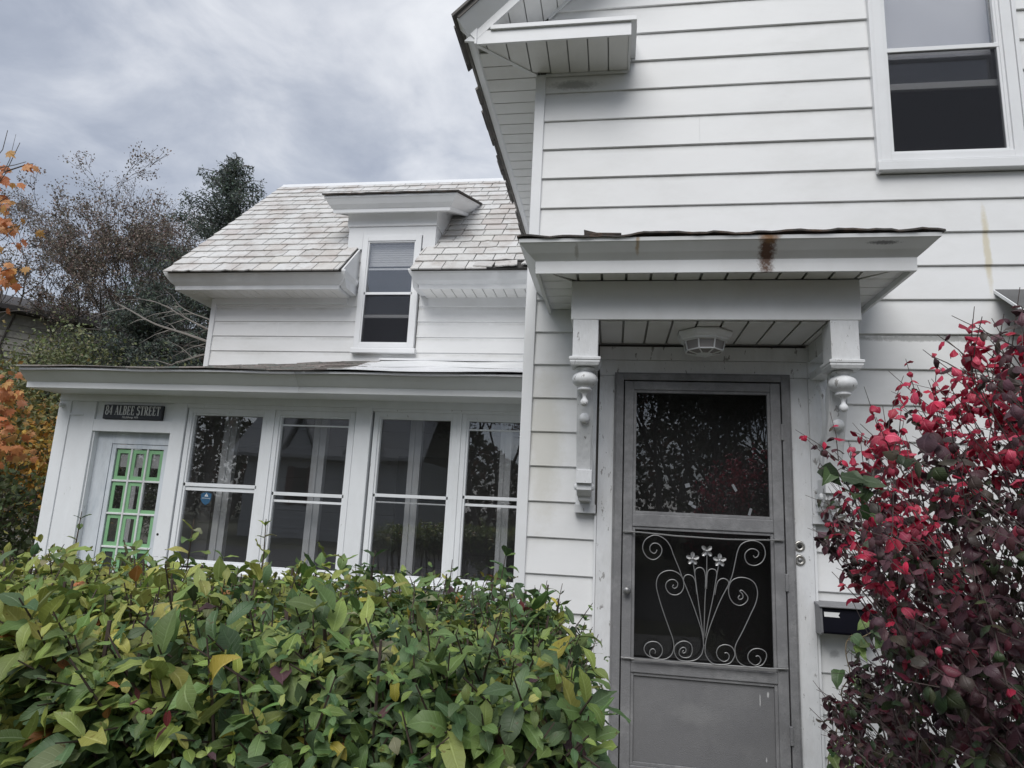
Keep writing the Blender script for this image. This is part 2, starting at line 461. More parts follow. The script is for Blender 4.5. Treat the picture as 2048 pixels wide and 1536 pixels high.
M_ASPHALT = mat('roof_shingle_dark', (0.045, 0.04, 0.036), 0.85, 0.3, 20, 0.5, 90, (0.16, 0.08, 0.04), 0.5, 12)
M_SHINGLE = mat('green_brown_shingle', (0.25, 0.22, 0.205), 0.85, 0.3, 30, 0.5, 90, (0.13, 0.20, 0.18), 0.9, 5, rnd=0.45)
M_METALROOF = mat('white_sheet_roof', (0.74, 0.75, 0.76), 0.35, 0.05, 3, 0.05, 20, (0.4, 0.4, 0.38), 0.15, 4)
M_CONC = mat('concrete', (0.30, 0.29, 0.27), 0.85, 0.2, 8, 0.3, 60)
M_GROUND = mat('grass_ground', (0.062, 0.068, 0.032), 0.9, 0.5, 1.3, 0.6, 40, (0.12, 0.09, 0.045), 0.6, 2)
M_ROAD = mat('asphalt_road', (0.05, 0.05, 0.052), 0.85, 0.2, 6, 0.3, 90)
M_BARK = mat('bark', (0.12, 0.105, 0.095), 0.85, 0.3, 20, 0.5, 60)
M_PALEBARK = mat('pale_bark', (0.22, 0.20, 0.18), 0.85, 0.2, 20)
M_TWIG = mat('hedge_twig', (0.075, 0.052, 0.042), 0.8, 0.3, 40)
M_REDTWIG = mat('bush_twig', (0.085, 0.065, 0.06), 0.8, 0.3, 40)
M_VINE = mat('vine_stem', (0.22, 0.17, 0.10), 0.7, 0.2, 30)
M_NBWALL = mat('weathered_shingle_wall', (0.46, 0.44, 0.39), 0.85, 0.25, 4, dirt=(0.16, 0.15, 0.14), dirt_amt=0.6, dirt_scale=3, rnd=0.15)
M_NBROOF = mat('far_dark_roof', (0.06, 0.055, 0.055), 0.85, 0.2, 5)
M_OPPWALL = mat('grey_clapboard', (0.50, 0.51, 0.52), 0.7, 0.06, 3)
M_OPPROOF = mat('pale_grey_shingle', (0.38, 0.38, 0.38), 0.8, 0.15, 8)
M_SHUTTER = mat('maroon_shutter', (0.08, 0.02, 0.02), 0.6, 0.1)
M_WIRE = mat('cable_black', (0.02, 0.02, 0.02), 0.6, 0.0)
G_WIN = glass('window_glass', 3.2)
G_PORCH = glass('porch_glass', 2.5, 0.86, 0.014)
G_DOOR = glass('storm_door_glass', 1.9, 0.7, 0.006)
G_DOOR_LOW = glass('storm_door_lower_glass', 0.7, 0.6, 0.004)
S_SCREEN = screen_mat('insect_screen', 0.36)


def slate_material():
    m = bpy.data.materials.new('weathered_slate'); m.use_nodes = True
    t = m.node_tree; t.nodes.clear(); L = t.links.new
    out = N(t, 'ShaderNodeOutputMaterial'); b = N(t, 'ShaderNodeBsdfPrincipled', i_Roughness=0.55)
    L(b.outputs[0], out.inputs['Surface'])
    oi = N(t, 'ShaderNodeObjectInfo')
    r = ramp(t, [(0.0, (0.535, 0.53, 0.51)), (0.45, (0.585, 0.58, 0.565)), (0.84, (0.63, 0.625, 0.61)), (0.91, (0.57, 0.555, 0.52)), (1.0, (0.52, 0.485, 0.465))], 'LINEAR')
    L(oi.outputs['Random'], r.inputs[0])
    gp = N(t, 'ShaderNodeNewGeometry')
    n1 = N(t, 'ShaderNodeTexNoise', i_Scale=2.4, i_Detail=9.0, i_Roughness=0.72); L(gp.outputs['Position'], n1.inputs['Vector'])
    r1 = ramp(t, [(0.46, 0.0), (0.64, 1.0)]); L(n1.outputs['Fac'], r1.inputs[0])
    m1 = N(t, 'ShaderNodeMath', operation='MULTIPLY', i_1=0.62); L(r1.outputs[0], m1.inputs[0])
    x1 = N(t, 'ShaderNodeMix', data_type='RGBA'); L(m1.outputs[0], x1.inputs[0]); L(r.outputs[0], x1.inputs['A']); x1.inputs['B'].default_value = (0.36, 0.31, 0.275, 1)
    n2 = N(t, 'ShaderNodeTexNoise', i_Scale=26.0, i_Detail=6.0, i_Roughness=0.75)
    mp = N(t, 'ShaderNodeMapping'); mp.inputs['Scale'].default_value = (0.45, 1, 1); L(gp.outputs['Position'], mp.inputs['Vector']); L(mp.outputs[0], n2.inputs['Vector'])
    r2 = ramp(t, [(0.57, 0.0), (0.68, 1.0)]); L(n2.outputs['Fac'], r2.inputs[0])
    m2 = N(t, 'ShaderNodeMath', operation='MULTIPLY', i_1=0.75); L(r2.outputs[0], m2.inputs[0])
    x2 = N(t, 'ShaderNodeMix', data_type='RGBA'); L(m2.outputs[0], x2.inputs[0]); L(x1.outputs['Result'], x2.inputs['A']); x2.inputs['B'].default_value = (0.17, 0.15, 0.135, 1)
    L(x2.outputs['Result'], b.inputs['Base Color'])
    bp = N(t, 'ShaderNodeBump', i_Strength=0.35, i_Distance=0.006); L(n2.outputs['Fac'], bp.inputs['Height']); L(bp.outputs[0], b.inputs['Normal'])
    return m


M_SLATE = slate_material()
M_SLATE_DARK = mat('dark_slate', (0.15, 0.14, 0.13), 0.7, 0.25, 6, 0.4, 40, (0.26, 0.24, 0.21), 0.4, 9, rnd=0.3)

# ------------------------------------------------------------------ ground
g = MB()
g.face([(-260, -260, 0), (260, -260, 0), (260, 260, 0), (-260, 260, 0)])
tag(g.build('ground', M_GROUND), kind='structure')
g = MB(); g.box(-120, 120, -14, -7.5, -0.10, 0.006)
tag(g.build('road', M_ROAD), kind='structure')
g = MB(); g.box(-0.15, 1.2, -6.0, -0.02, -0.08, 0.03)
tag(g.build('front_path', M_CONC), kind='structure')

# ------------------------------------------------------------------ the house
house = empty('house', (0, 0, 0), 'old white clapboard house with slate roofed wing, glazed porch and grey storm door', 'house')
ROW = 0.2032
Z0 = 4.918


def clip_rects(x0, x1, z0, z1, holes):
    """rectangle minus holes -> list of rectangles"""
    zs = sorted({z0, z1} | {z for h in holes for z in h[2:4] if z0 < z < z1})
    out = []
    for a, b in zip(zs, zs[1:]):
        mid = (a + b) / 2
        ivs = [(x0, x1)]
        for h in holes:
            if h[2] < mid < h[3]:
                nv = []
                for p, q in ivs:
                    if h[0] > p: nv.append((p, min(q, h[0])))
                    if h[1] < q: nv.append((max(p, h[1]), q))
                ivs = [i for i in nv if i[1] - i[0] > 0.004]
        out += [(p, q, a, b) for p, q in ivs]
    return out


def backing(x0, x1, z0, z1, holes, y0, y1, name, m):
    b = MB()
    for p, q, a, c in clip_rects(x0, x1, z0, z1, holes):
        b.box(p, q, y0, y1, a, c)
    return b.build(name, m, house)


def clapboards(x0, x1, z_lo, z_hi, holes, y, zbase, top_fn=None, seams=True, m=None):
    """lapped siding courses; y is the plane of the lower lip"""
    k0 = math.floor((z_lo - zbase) / ROW); k1 = math.ceil((z_hi - zbase) / ROW)
    for k in range(k0, k1):
        za, zb = zbase + k * ROW, zbase + (k + 1) * ROW
        lo, hi = max(za, z_lo), min(zb, z_hi)
        if hi - lo < 0.01: continue
        xa, xb = x0, x1
        if top_fn: xa, xb = top_fn(lo + 0.01, xa, xb)
        if xb - xa < 0.03: continue
        for p, q, a, c in clip_rects(xa, xb, lo, hi, holes):
            cuts = [p]
            if seams and q - p > 1.6 and random.random() < 0.28: cuts.append(random.uniform(p + 0.8, q - 0.8))
            cuts.append(q)
            for c0, c1 in zip(cuts, cuts[1:]):
                fa, fc = (a - za) / ROW, (c - za) / ROW
                T = 0.012
                ya, yc = y + T * fa, y + T * fc
                lip = abs(a - za) < 1e-6
                j = random.uniform(-0.0012, 0.0012)
                c1e = c1 - (0.0006 if c1 != q else 0)
                b = MB()
                if lip:
                    b.prism([(y + T + 0.004, a - 0.001), (y + 0.004, a - 0.001), (y + j, a + 0.004), (y + 0.0006 + j, a + 0.012), (yc, c), (y + T + 0.004, c)], c0, c1e, 'x')
                else:
                    b.prism([(y + T + 0.004, a), (ya, a), (yc, c), (y + T + 0.004, c)], c0, c1e, 'x')
                b.build('clapboard', m or M_SIDING, house)


# --- main block: gable front, wall plane y = 0
XL, XR = -0.545, 4.38
RX = (XL + XR) / 2
WIN = (1.512, 2.332, 3.66, 5.35)
holes_back = [(1.56, 2.29, 3.72, 5.30), (0.03, 0.95, 0.25, 2.42)]
H_MAIN = [WIN, (-0.205, 1.185, 1.612, 2.61), (-0.088, 1.075, -1, 1.612)]
ridge_z = 5.355 + RX


def gable(z, a, b):
    lim = z - 5.355
    if z > 4.84: return max(a, lim), min(b, 2 * RX - lim)
    return a, b


backing(XL + 0.02, XR - 0.02, 0.0, 4.84, holes_back, 0.022, 0.14, 'wall', M_INNER)
b = MB()
for p, q, a, c in clip_rects(-0.49, 2 * RX + 0.49, 4.84, 5.36, holes_back): b.box(p, q, 0.022, 0.14, a, c)
b.prism([(0.0, 5.36), (2 * RX, 5.36), (RX, 5.36 + RX)], 0.022, 0.14, 'y')
b.build('gable_wall', M_INNER, house)
clapboards(-0.484, XR - 0.06, 0.22, 6.7, H_MAIN, 0.0, Z0 - 30 * ROW, gable)
b = MB(); b.box(XL, XL + 0.1, 0.14, 9, 0, 4.84); b.box(XR - 0.1, XR, 0.14, 9, 0, 4.84); b.box(XL, XR, 8.9, 9, 0, 4.84)
b.build('wall', M_SIDING, house)
b = MB(); b.box(XL + 0.1, XR - 0.1, 0.14, 8.9, 2.86, 2.98); b.box(XL + 0.1, XR - 0.1, 0.14, 8.9, 5.5, 5.55); b.box(XL + 0.1, XR - 0.1, 3.2, 3.3, 0.2, 5.5)
b.build('inner_floor', M_DARK, house)
b = MB(); b.box(-0.02, 1.0, 0.16, 0.2, 0.2, 2.6); b.build('inner_door', M_DARK, house)
b = MB(); b.box(XL, XR, 0.03, 0.3, -0.1, 0.235); b.box(-5.37, XL, 1.77, 1.9, -0.1, 0.4); b.build('foundation', M_CONC, house)
# corner boards
b = MB(); b.box(XL - 0.004, -0.484, -0.012, 0.03, 0.2, 4.44); b.box(XL - 0.004, XL + 0.012, 0.03, 0.11, 0.2, 4.44)
b.build('corner_board', M_TRIM, house, bev=0.004)
b = MB(); b.box(XR - 0.06, XR + 0.004, -0.012, 0.03, 0.2, 4.44); b.build('corner_board', M_TRIM, house, bev=0.004)

# main roof
def slope_slab(b, x_in, z_in, x_out, z_out, y0, y1, th):
    n = Vector((z_out - z_in, 0, x_in - x_out)).normalized()
    if n.z < 0: n = -n
    pr = [(x_in, z_in), (x_out, z_out), (x_out + n.x * th, z_out + n.z * th), (x_in + n.x * th, z_in + n.z * th)]
    b.prism(pr, y0, y1, 'y')


b = MB()
slope_slab(b, RX, RX + 5.535, -0.985, 4.555, -0.43, 9.2, 0.03)
slope_slab(b, RX, RX + 5.535, 2 * RX + 0.985, 4.555, -0.43, 9.2, 0.03)
b.build('roof', M_SLATE_DARK, house)
# drip-edge slates along the left eave and up the rake, seen from below
yy = -0.45
k = 0
while yy < 3.7:
    w = random.uniform(0.17, 0.26)
    o = random.uniform(-0.012, 0.012)
    if k not in (2, 11):
        b = MB(); x0 = -1.02 + o; dz = random.uniform(-0.004, 0.006)
        b.prism([(x0, 4.552 + dz), (x0 + 0.24, 4.792 + dz), (x0 + 0.23, 4.802 + dz), (x0 - 0.008, 4.567 + dz)], yy + 0.002, yy + w - random.uniform(0.002, 0.010), 'y')
        b.build('slate', M_SLATE_DARK, house)
        b = MB(); x0 = -1.03 + random.uniform(-0.01, 0.012)
        b.prism([(x0, 4.574 + dz), (x0 + 0.42, 4.994 + dz), (x0 + 0.41, 5.004 + dz), (x0 - 0.008, 4.588 + dz)], yy + w * 0.5, yy + w * 1.5 - 0.006, 'y')
        b.build('slate', M_SLATE_DARK, house)
    yy += w; k += 1
# left eave: soffit panels, fascia, crown
def soffit(panels, z, name_back=True):
    """panels: list of 4-point xy outlines (bottom face), one object each, over a dark backing"""
    for pts in panels:
        b = MB(); V = [(x, y, z) for x, y in pts] + [(x, y, z + 0.008) for x, y in pts]
        n = len(pts)
        b.mesh(V, [tuple(range(n))] + [tuple(range(n, 2 * n))] + [(i, (i + 1) % n, n + (i + 1) % n, n + i) for i in range(n)])
        b.build('soffit_panel', M_SOFFIT, house)


GAP = 0.0085
pans = []
y = 0.02
while y < 4.1:
    pans.append([(-0.885, y), (XL, y), (XL, y + 0.130 - GAP), (-0.885, y + 0.130 - GAP)]); y += 0.130
# corner: panels clipped on the mitre from (-0.885,-0.325) to (XL, 0)
my = lambda x: -0.325 + (x + 0.885) * (0.325 / (XL + 0.885 + 1e-9)) * 0.97
y = 0.02 - 0.130
while y > -0.32:
    y1 = y + 0.130 - GAP
    xs = lambda yy_: -0.885 + (yy_ + 0.325) * (XL + 0.885) / 0.325
    pans.append([(-0.885, max(y, -0.32)), (min(XL, xs(max(y, -0.32)) - 0.012), max(y, -0.32)), (min(XL, xs(min(y1, 0)) - 0.012), y1), (-0.885, y1)]); y -= 0.130
soffit(pans, 4.44)
b = MB(); b.box(-0.89, XL, -0.33, 4.2, 4.456, 4.466); b.box(XL, 0.05, -0.33, -0.002, 4.456, 4.466)
b.build('soffit_backing', M_GROOVE, house)
b = MB()
p0, p1 = Vector((-0.885, -0.325)), Vector((XL, -0.004))
d = (p1 - p0).normalized(); nn_ = Vector((-d.y, d.x)) * 0.012
V = [(*(p0 - nn_), 4.434), (*(p0 + nn_), 4.434), (*(p1 + nn_), 4.434), (*(p1 - nn_), 4.434)]
V += [(a_[0], a_[1], 4.452) for a_ in V]
b.mesh(V, [(0, 1, 2, 3), (4, 5, 6, 7), (0, 1, 5, 4), (1, 2, 6, 5), (2, 3, 7, 6), (3, 0, 4, 7)])
b.build('soffit_mitre', M_TRIM, house)
b = MB(); b.box(XL - 0.012, XL, 0.03, 4.0, 4.425, 4.44); b.box(-0.484, 0.05, -0.014, -0.001, 4.425, 4.44); b.build('soffit_channel', M_TRIM, house)
b = MB()
b.prism([(-0.885, 4.438), (-0.897, 4.436), (-0.899, 4.474), (-0.965, 4.545), (-0.975, 4.556), (-0.93, 4.58), (-0.885, 4.55)], -0.345, 3.9, 'y')
b.build('eave_fascia', M_TRIM, house)
# cornice return on the gable
pans = []
x = 0.045
while x > -0.885:
    x0 = x - 0.125 + GAP
    f = lambda xx: -0.325 + (xx + 0.885) * 0.325 / (XL + 0.885)
    if x0 >= XL:
        pans.append([(x0, -0.322), (x, -0.322), (x, -0.016), (x0, -0.016)])
    else:
        a0, a1 = max(x0, -0.88), x
        e0, e1 = min(-0.016, f(a0) + 0.0), min(-0.016, f(a1))
        pans.append([(a0, -0.322), (a1, -0.322), (a1, e1 - 0.012), (a0, max(-0.321, e0 - 0.012))])
    x -= 0.125
soffit(pans, 4.44)
b = MB(); b.box(-0.899, 0.062, -0.337, -0.322, 4.436, 4.53); b.box(-0.80, 0.094, -0.352, -0.30, 4.526, 4.556); b.build('return_fascia', M_TRIM, house, bev=0.002)
b = MB(); b.box(0.047, 0.062, -0.322, -0.001, 4.436, 4.53); b.box(0.045, 0.096, -0.30, -0.001, 4.53, 4.556)
b.prism([(-0.30, 4.556), (-0.30, 4.562), (0.0, 4.68), (0.0, 4.556)], -0.62, 0.09, 'x')
b.build('return_end', M_TRIM, house)
# rake boards and rake soffit on both slopes
for sgn in (1, -1):
    X = (lambda x: x) if sgn == 1 else (lambda x: 2 * RX - x)
    def rk(off, x): return (X(x), x + off)
    b = MB(); b.prism([rk(5.357, -0.90), rk(5.357, RX), rk(5.43, RX), rk(5.43, -0.965)], -0.338, -0.322, 'y'); b.build('rake_board', M_TRIM, house)
    V = []
    pr = [(-0.338, 5.425), (-0.42, 5.535), (-0.425, 5.552), (-0.32, 5.552), (-0.32, 5.425)]
    xb = [-0.90 - (o - 5.357) / 2 for _, o in pr]
    b = MB(); n = len(pr)
    V = [(X(xx), yv, xx + o) for (yv, o), xx in zip(pr, xb)] + [(X(RX), yv, RX + o) for yv, o in pr]
    b.mesh(V, [tuple(range(n))[::-1], tuple(range(n, 2 * n))] + [(i, (i + 1) % n, n + (i + 1) % n, n + i) for i in range(n)])
    b.build('rake_moulding', M_TRIM, house)
    x = -0.88
    while x < RX - 0.1:
        b = MB(); x1 = x + 0.092 - GAP * 0.7
        b.prism([rk(5.357, x), rk(5.357, x1), rk(5.37, x1), rk(5.37, x)], -0.322, -0.005, 'y')
        b.build('soffit_panel', M_SOFFIT, house); x += 0.092
    b = MB(); b.prism([rk(5.38, -0.9), rk(5.38, RX), rk(5.395, RX), rk(5.395, -0.9)], -0.32, 0.0, 'y'); b.build('soffit_backing', M_GROOVE, house)
    b = MB(); b.prism([rk(5.335, -0.48), rk(5.335, RX), rk(5.357, RX), rk(5.357, -0.49)], -0.016, -0.001, 'y'); b.build('rake_channel', M_TRIM, house)


# --- windows
def window(name_parts, x0, x1, z0, z1, y, fw, panes, m=M_TRIM, gl=G_WIN, sill=True, depth=0.09, rails=(), casing=0.0, sill_out=0.03, label=None):
    """frame with stepped jambs, one or more panes (x0,x1,z0,z1,dy,material) and rails (z0,z1,dy)"""
    b = MB()
    b.box(x0, x0 + fw, y, y + depth, z0, z1); b.box(x1 - fw, x1, y, y + depth, z0, z1)
    b.box(x0 + fw, x1 - fw, y, y + depth, z1 - fw, z1); b.box(x0 + fw, x1 - fw, y, y + depth, z0, z0 + fw * 0.8)
    root = b.build('window', m, house, bev=0.0025, label=label)
    b = MB(); i = fw; s = 0.018
    b.box(x0 + i, x0 + i + s, y + 0.012, y + 0.06, z0 + fw * 0.8, z1 - fw); b.box(x1 - i - s, x1 - i, y + 0.012, y + 0.06, z0 + fw * 0.8, z1 - fw)
    b.box(x0 + i + s, x1 - i - s, y + 0.012, y + 0.06, z1 - fw - s, z1 - fw); b.box(x0 + i + s, x1 - i - s, y + 0.012, y + 0.06, z0 + fw * 0.8, z0 + fw * 0.8 + s)
    b.build('sash_track', m, root, bev=0.002)
    for ra, rb, dy in rails:
        b = MB(); b.box(x0 + i, x1 - i, y + dy, y + dy + 0.022, ra, rb); b.build('meeting_rail', m, root, bev=0.002)
    for pa, pb, pc, pd, dy, pm in panes:
        b = MB(); b.box(pa, pb, y + dy, y + dy + 0.004, pc, pd)
        b.build('screen' if pm is S_SCREEN else 'pane', pm, root)
    if sill:
        b = MB(); b.prism([(y - sill_out, z0 - 0.068), (y - sill_out, z0 - 0.012), (y + 0.004, z0), (y + depth, z0), (y + depth, z0 - 0.068)], x0 - 0.025, x1 + 0.025, 'x')
        b.build('sill', m, root, bev=0.003)
    return root


# upper front window
w = window('upper', 1.535, 2.31, 3.735, 5.33, -0.022, 0.058,
           [(1.60, 2.245, 4.475, 5.28, 0.040, G_WIN), (1.60, 2.245, 3.78, 4.475, 0.024, S_SCREEN), (1.60, 2.245, 4.285, 4.475, 0.075, G_WIN)],
           rails=[(4.465, 4.493, 0.016), (4.24, 4.283, 0.066), (3.781, 3.80, 0.014)], sill_out=0.02)
b = MB(); b.box(1.512, 1.533, -0.03, 0.02, 3.662, 5.36); b.box(2.312, 2.334, -0.03, 0.02, 3.662, 5.36); b.box(1.533, 2.312, -0.03, 0.02, 5.332, 5.36)
b.build('casing', M_TRIM, w, bev=0.002)
b = MB(); b.box(1.598, 1.618, 0.0, 0.02, 3.79, 5.28); b.box(2.222, 2.247, -0.004, 0.02, 3.79, 5.28); b.build('sash_stile', M_TRIM, w, bev=0.002)
b = MB(); b.box(1.60, 2.245, 0.10, 0.105, 4.49, 5.30); b.build('sky_reflection_sheet', M_PALE, w)  # pale sheet added behind the upper sash to stand for reflected sky

# --- front door
door = MB()
door.box(0.012, 0.054, -0.058, 0.02, 0.23, 2.418); door.box(0.922, 0.962, -0.058, 0.02, 0.23, 2.418); door.box(0.054, 0.922, -0.058, 0.02, 2.383, 2.418)
fr = door.build('door_frame', M_GREY, house, bev=0.003)
b = MB(); b.box(0.002, 0.012, -0.048, 0.01, 0.23, 2.428); b.box(0.962, 0.972, -0.048, 0.01, 0.23, 2.428); b.box(0.012, 0.962, -0.048, 0.01, 2.418, 2.428); b.build('frame_bead', M_GREY, fr)
st = MB()
for (a, c, e, f) in ((0.060, 0.112, 0.255, 2.376), (0.862, 0.916, 0.255, 2.376)): st.box(a, c, -0.055, -0.02, e, f)
st.box(0.112, 0.862, -0.055, -0.02, 2.326, 2.376); st.box(0.112, 0.862, -0.055, -0.02, 1.553, 1.622); st.box(0.112, 0.862, -0.055, -0.02, 0.79, 0.846); st.box(0.112, 0.862, -0.055, -0.02, 0.255, 0.335)
sdoor = st.build('storm_door', M_GREY, house, bev=0.004, label='grey aluminium storm door with scrolled grille')
b = MB()
for (z0, z1) in ((1.622, 2.326), (0.846, 1.553), (0.335, 0.79)):
    b.box(0.112, 0.128, -0.047, -0.022, z0, z1); b.box(0.846, 0.862, -0.047, -0.022, z0, z1); b.box(0.128, 0.846, -0.047, -0.022, z1 - 0.016, z1); b.box(0.128, 0.846, -0.047, -0.022, z0, z0 + 0.016)
b.build('glazing_bead', M_GREY, sdoor, bev=0.002)
b = MB(); b.box(0.128, 0.846, -0.034, -0.030, 1.638, 2.31); b.build('pane', G_DOOR, sdoor)
b = MB(); b.box(0.128, 0.846, -0.034, -0.030, 0.862, 1.537); b.build('pane', G_DOOR_LOW, sdoor)
b = MB(); b.box(0.128, 0.846, -0.036, -0.026, 0.351, 0.774); b.build('kick_panel', M_GREY_PANEL, sdoor, bev=0.002)
b = MB(); b.lathe([(0.0, -0.048), (0.014, -0.046), (0.022, -0.036), (0.0225, -0.026), (0.016, -0.014), (0.010, -0.008), (0.010, 0.0)], (0.086, -0.055, 1.211), 'y', 16); b.build('knob', M_KNOB, sdoor, smooth=True)
for z in (2.1, 1.3, 0.55):
    b = MB(); b.box(0.912, 0.928, -0.066, -0.05, z - 0.045, z + 0.045); b.build('hinge', M_GREY, sdoor, bev=0.003)
b = MB()
for (x, z, w_, h_, a_) in ((0.413, 1.79, 0.026, 0.022, 0.3), (0.430, 1.692, 0.022, 0.022, -0.4), (0.446, 1.676, 0.026, 0.014, -0.5), (0.665, 1.787, 0.014, 0.042, 0.5), (0.745, 1.66, 0.014, 0.04, -0.3)):
    ca, sa = math.cos(a_), math.sin(a_)
    q = [(x + ca * u - sa * v, -0.0352, z + sa * u + ca * v) for u, v in ((-w_ / 2, -h_ / 2), (w_ / 2, -h_ / 2), (w_ / 2, h_ / 2), (-w_ / 2, h_ / 2))]
    b.face(q)
b.build('tape_scrap', M_TAPE, sdoor)
# wrought scroll grille over the lower light
GR = {"s1": [[0.246, 1.433], [0.237, 1.416], [0.225, 1.414], [0.209, 1.427], [0.209, 1.45], [0.228, 1.467], [0.256, 1.462], [0.272, 1.435], [0.261, 1.402], [0.228, 1.38], [0.191, 1.393], [0.169, 1.434], [0.178, 1.476], [0.209, 1.503], [0.246, 1.51], [0.288, 1.491], [0.316, 1.456], [0.335, 1.406], [0.362, 1.343], [0.385, 1.281], [0.435, 1.158], [0.475, 1.042], [0.486, 0.986], [0.489, 0.938]],
 "s2": [[0.748, 1.431], [0.757, 1.421], [0.771, 1.429], [0.776, 1.449], [0.758, 1.464], [0.731, 1.463], [0.708, 1.441], [0.706, 1.413], [0.721, 1.387], [0.756, 1.38], [0.792, 1.4], [0.81, 1.442], [0.799, 1.487], [0.764, 1.507], [0.723, 1.505], [0.687, 1.485], [0.668, 1.448], [0.656, 1.397], [0.639, 1.324], [0.616, 1.268], [0.574, 1.186], [0.533, 1.085], [0.507, 1.009], [0.496, 0.951], [0.5, 0.908], [0.531, 0.872], [0.575, 0.869], [0.619, 0.879], [0.642, 0.911], [0.644, 0.937], [0.629, 0.961], [0.598, 0.969], [0.567, 0.957], [0.553, 0.928], [0.562, 0.9], [0.588, 0.885], [0.61, 0.895], [0.617, 0.915], [0.607, 0.929], [0.593, 0.927]],
 "s3": [[0.335, 1.255], [0.328, 1.244], [0.339, 1.236], [0.353, 1.246], [0.355, 1.266], [0.339, 1.28], [0.316, 1.279], [0.296, 1.262], [0.294, 1.235], [0.312, 1.209], [0.344, 1.202], [0.373, 1.217], [0.388, 1.25], [0.381, 1.29], [0.358, 1.316], [0.321, 1.328], [0.279, 1.318], [0.252, 1.291], [0.243, 1.245], [0.257, 1.183], [0.28, 1.112], [0.312, 1.026], [0.331, 0.974], [0.335, 0.931], [0.322, 0.895], [0.29, 0.873], [0.245, 0.871], [0.199, 0.885], [0.181, 0.914], [0.192, 0.942], [0.222, 0.956], [0.254, 0.952], [0.274, 0.93], [0.274, 0.9], [0.254, 0.876], [0.227, 0.876], [0.211, 0.89], [0.213, 0.911], [0.228, 0.92], [0.24, 0.91], [0.238, 0.897]],
 "s4": [[0.676, 1.223], [0.667, 1.211], [0.675, 1.201], [0.691, 1.211], [0.689, 1.23], [0.676, 1.244], [0.69, 1.247], [0.716, 1.217], [0.708, 1.19], [0.677, 1.171], [0.643, 1.181], [0.622, 1.215], [0.62, 1.26], [0.639, 1.297], [0.679, 1.314], [0.724, 1.309], [0.754, 1.286], [0.766, 1.242], [0.756, 1.189], [0.729, 1.13], [0.688, 1.044], [0.651, 0.972], [0.648, 0.933], [0.659, 0.895], [0.689, 0.873], [0.732, 0.868], [0.78, 0.883], [0.802, 0.919], [0.799, 0.948], [0.769, 0.962], [0.734, 0.955], [0.712, 0.929], [0.715, 0.899], [0.741, 0.88], [0.763, 0.886], [0.775, 0.908], [0.764, 0.926], [0.749, 0.922]],
 "s5": [[0.387, 0.924], [0.38, 0.918], [0.384, 0.91], [0.396, 0.916], [0.398, 0.931], [0.385, 0.939], [0.367, 0.926], [0.364, 0.902], [0.384, 0.888], [0.416, 0.893], [0.43, 0.92], [0.425, 0.955], [0.398, 0.97], [0.367, 0.964], [0.341, 0.94], [0.34, 0.905], [0.362, 0.876], [0.407, 0.871], [0.451, 0.883], [0.478, 0.911], [0.487, 0.942], [0.492, 0.96]],
 "stem1": [[0.434, 1.389], [0.445, 1.321], [0.458, 1.214], [0.472, 1.108], [0.488, 0.994]], "stem2": [[0.509, 1.434], [0.507, 1.325], [0.498, 1.198], [0.493, 1.074], [0.489, 0.977]], "stem3": [[0.574, 1.392], [0.558, 1.31], [0.539, 1.201], [0.515, 1.093], [0.497, 0.995]],
 "loopa": [[0.385, 1.272], [0.39, 1.3], [0.41, 1.312], [0.436, 1.302], [0.449, 1.272], [0.455, 1.213]], "loopb": [[0.445, 1.312], [0.449, 1.341], [0.472, 1.353], [0.492, 1.342], [0.501, 1.306], [0.499, 1.243]], "loopc": [[0.506, 1.244], [0.51, 1.316], [0.519, 1.342], [0.54, 1.349], [0.558, 1.337], [0.558, 1.301]], "loopd": [[0.548, 1.215], [0.56, 1.274], [0.576, 1.297], [0.598, 1.303], [0.618, 1.291], [0.62, 1.269], [0.611, 1.25]]}


def smooth_path(p, sub=4):
    P = [p[0]] + p + [p[-1]]; out = []
    for i in range(1, len(P) - 2):
        for s in range(sub):
            t = s / sub
            out.append([0.5 * ((2 * P[i][k]) + (-P[i - 1][k] + P[i + 1][k]) * t + (2 * P[i - 1][k] - 5 * P[i][k] + 4 * P[i + 1][k] - P[i + 2][k]) * t * t + (-P[i - 1][k] + 3 * P[i][k] - 3 * P[i + 1][k] + P[i + 2][k]) * t ** 3) for k in range(len(p[0]))])
    out.append(p[-1]); return out


for kk, p in GR.items():
    b = MB(); dy = {'s1': 0, 's2': -.003, 's3': .002, 's4': -.002, 's5': .003}.get(kk, 0.001)
    b.tube([(x, -0.075 + dy, z) for x, z in smooth_path(p)], 0.0027, 6)
    b.build('scroll', M_IRON, sdoor, smooth=True)
for zz in ((1.522, 1.519), (0.862, 0.872)):
    b = MB(); b.tube([(0.06, -0.064, zz[0]), (0.15, -0.075, zz[0]), (0.35, -0.075, zz[0] - (0.01 if zz[0] > 1 else -0.001)), (0.62, -0.075, zz[0] - (0.014 if zz[0] > 1 else -0.004)), (0.82, -0.075, zz[1] - 0.004), (0.912, -0.064, zz[1])], 0.004, 6)
    b.box(0.07, 0.115, -0.068, -0.056, zz[0] - 0.006, zz[0] + 0.006); b.box(0.862, 0.906, -0.068, -0.056, zz[1] - 0.006, zz[1] + 0.006)
    if zz[0] < 1: b.box(0.13, 0.845, -0.078, -0.071, 0.855, 0.867)
    b.build('grille_bar', M_IRON, sdoor)
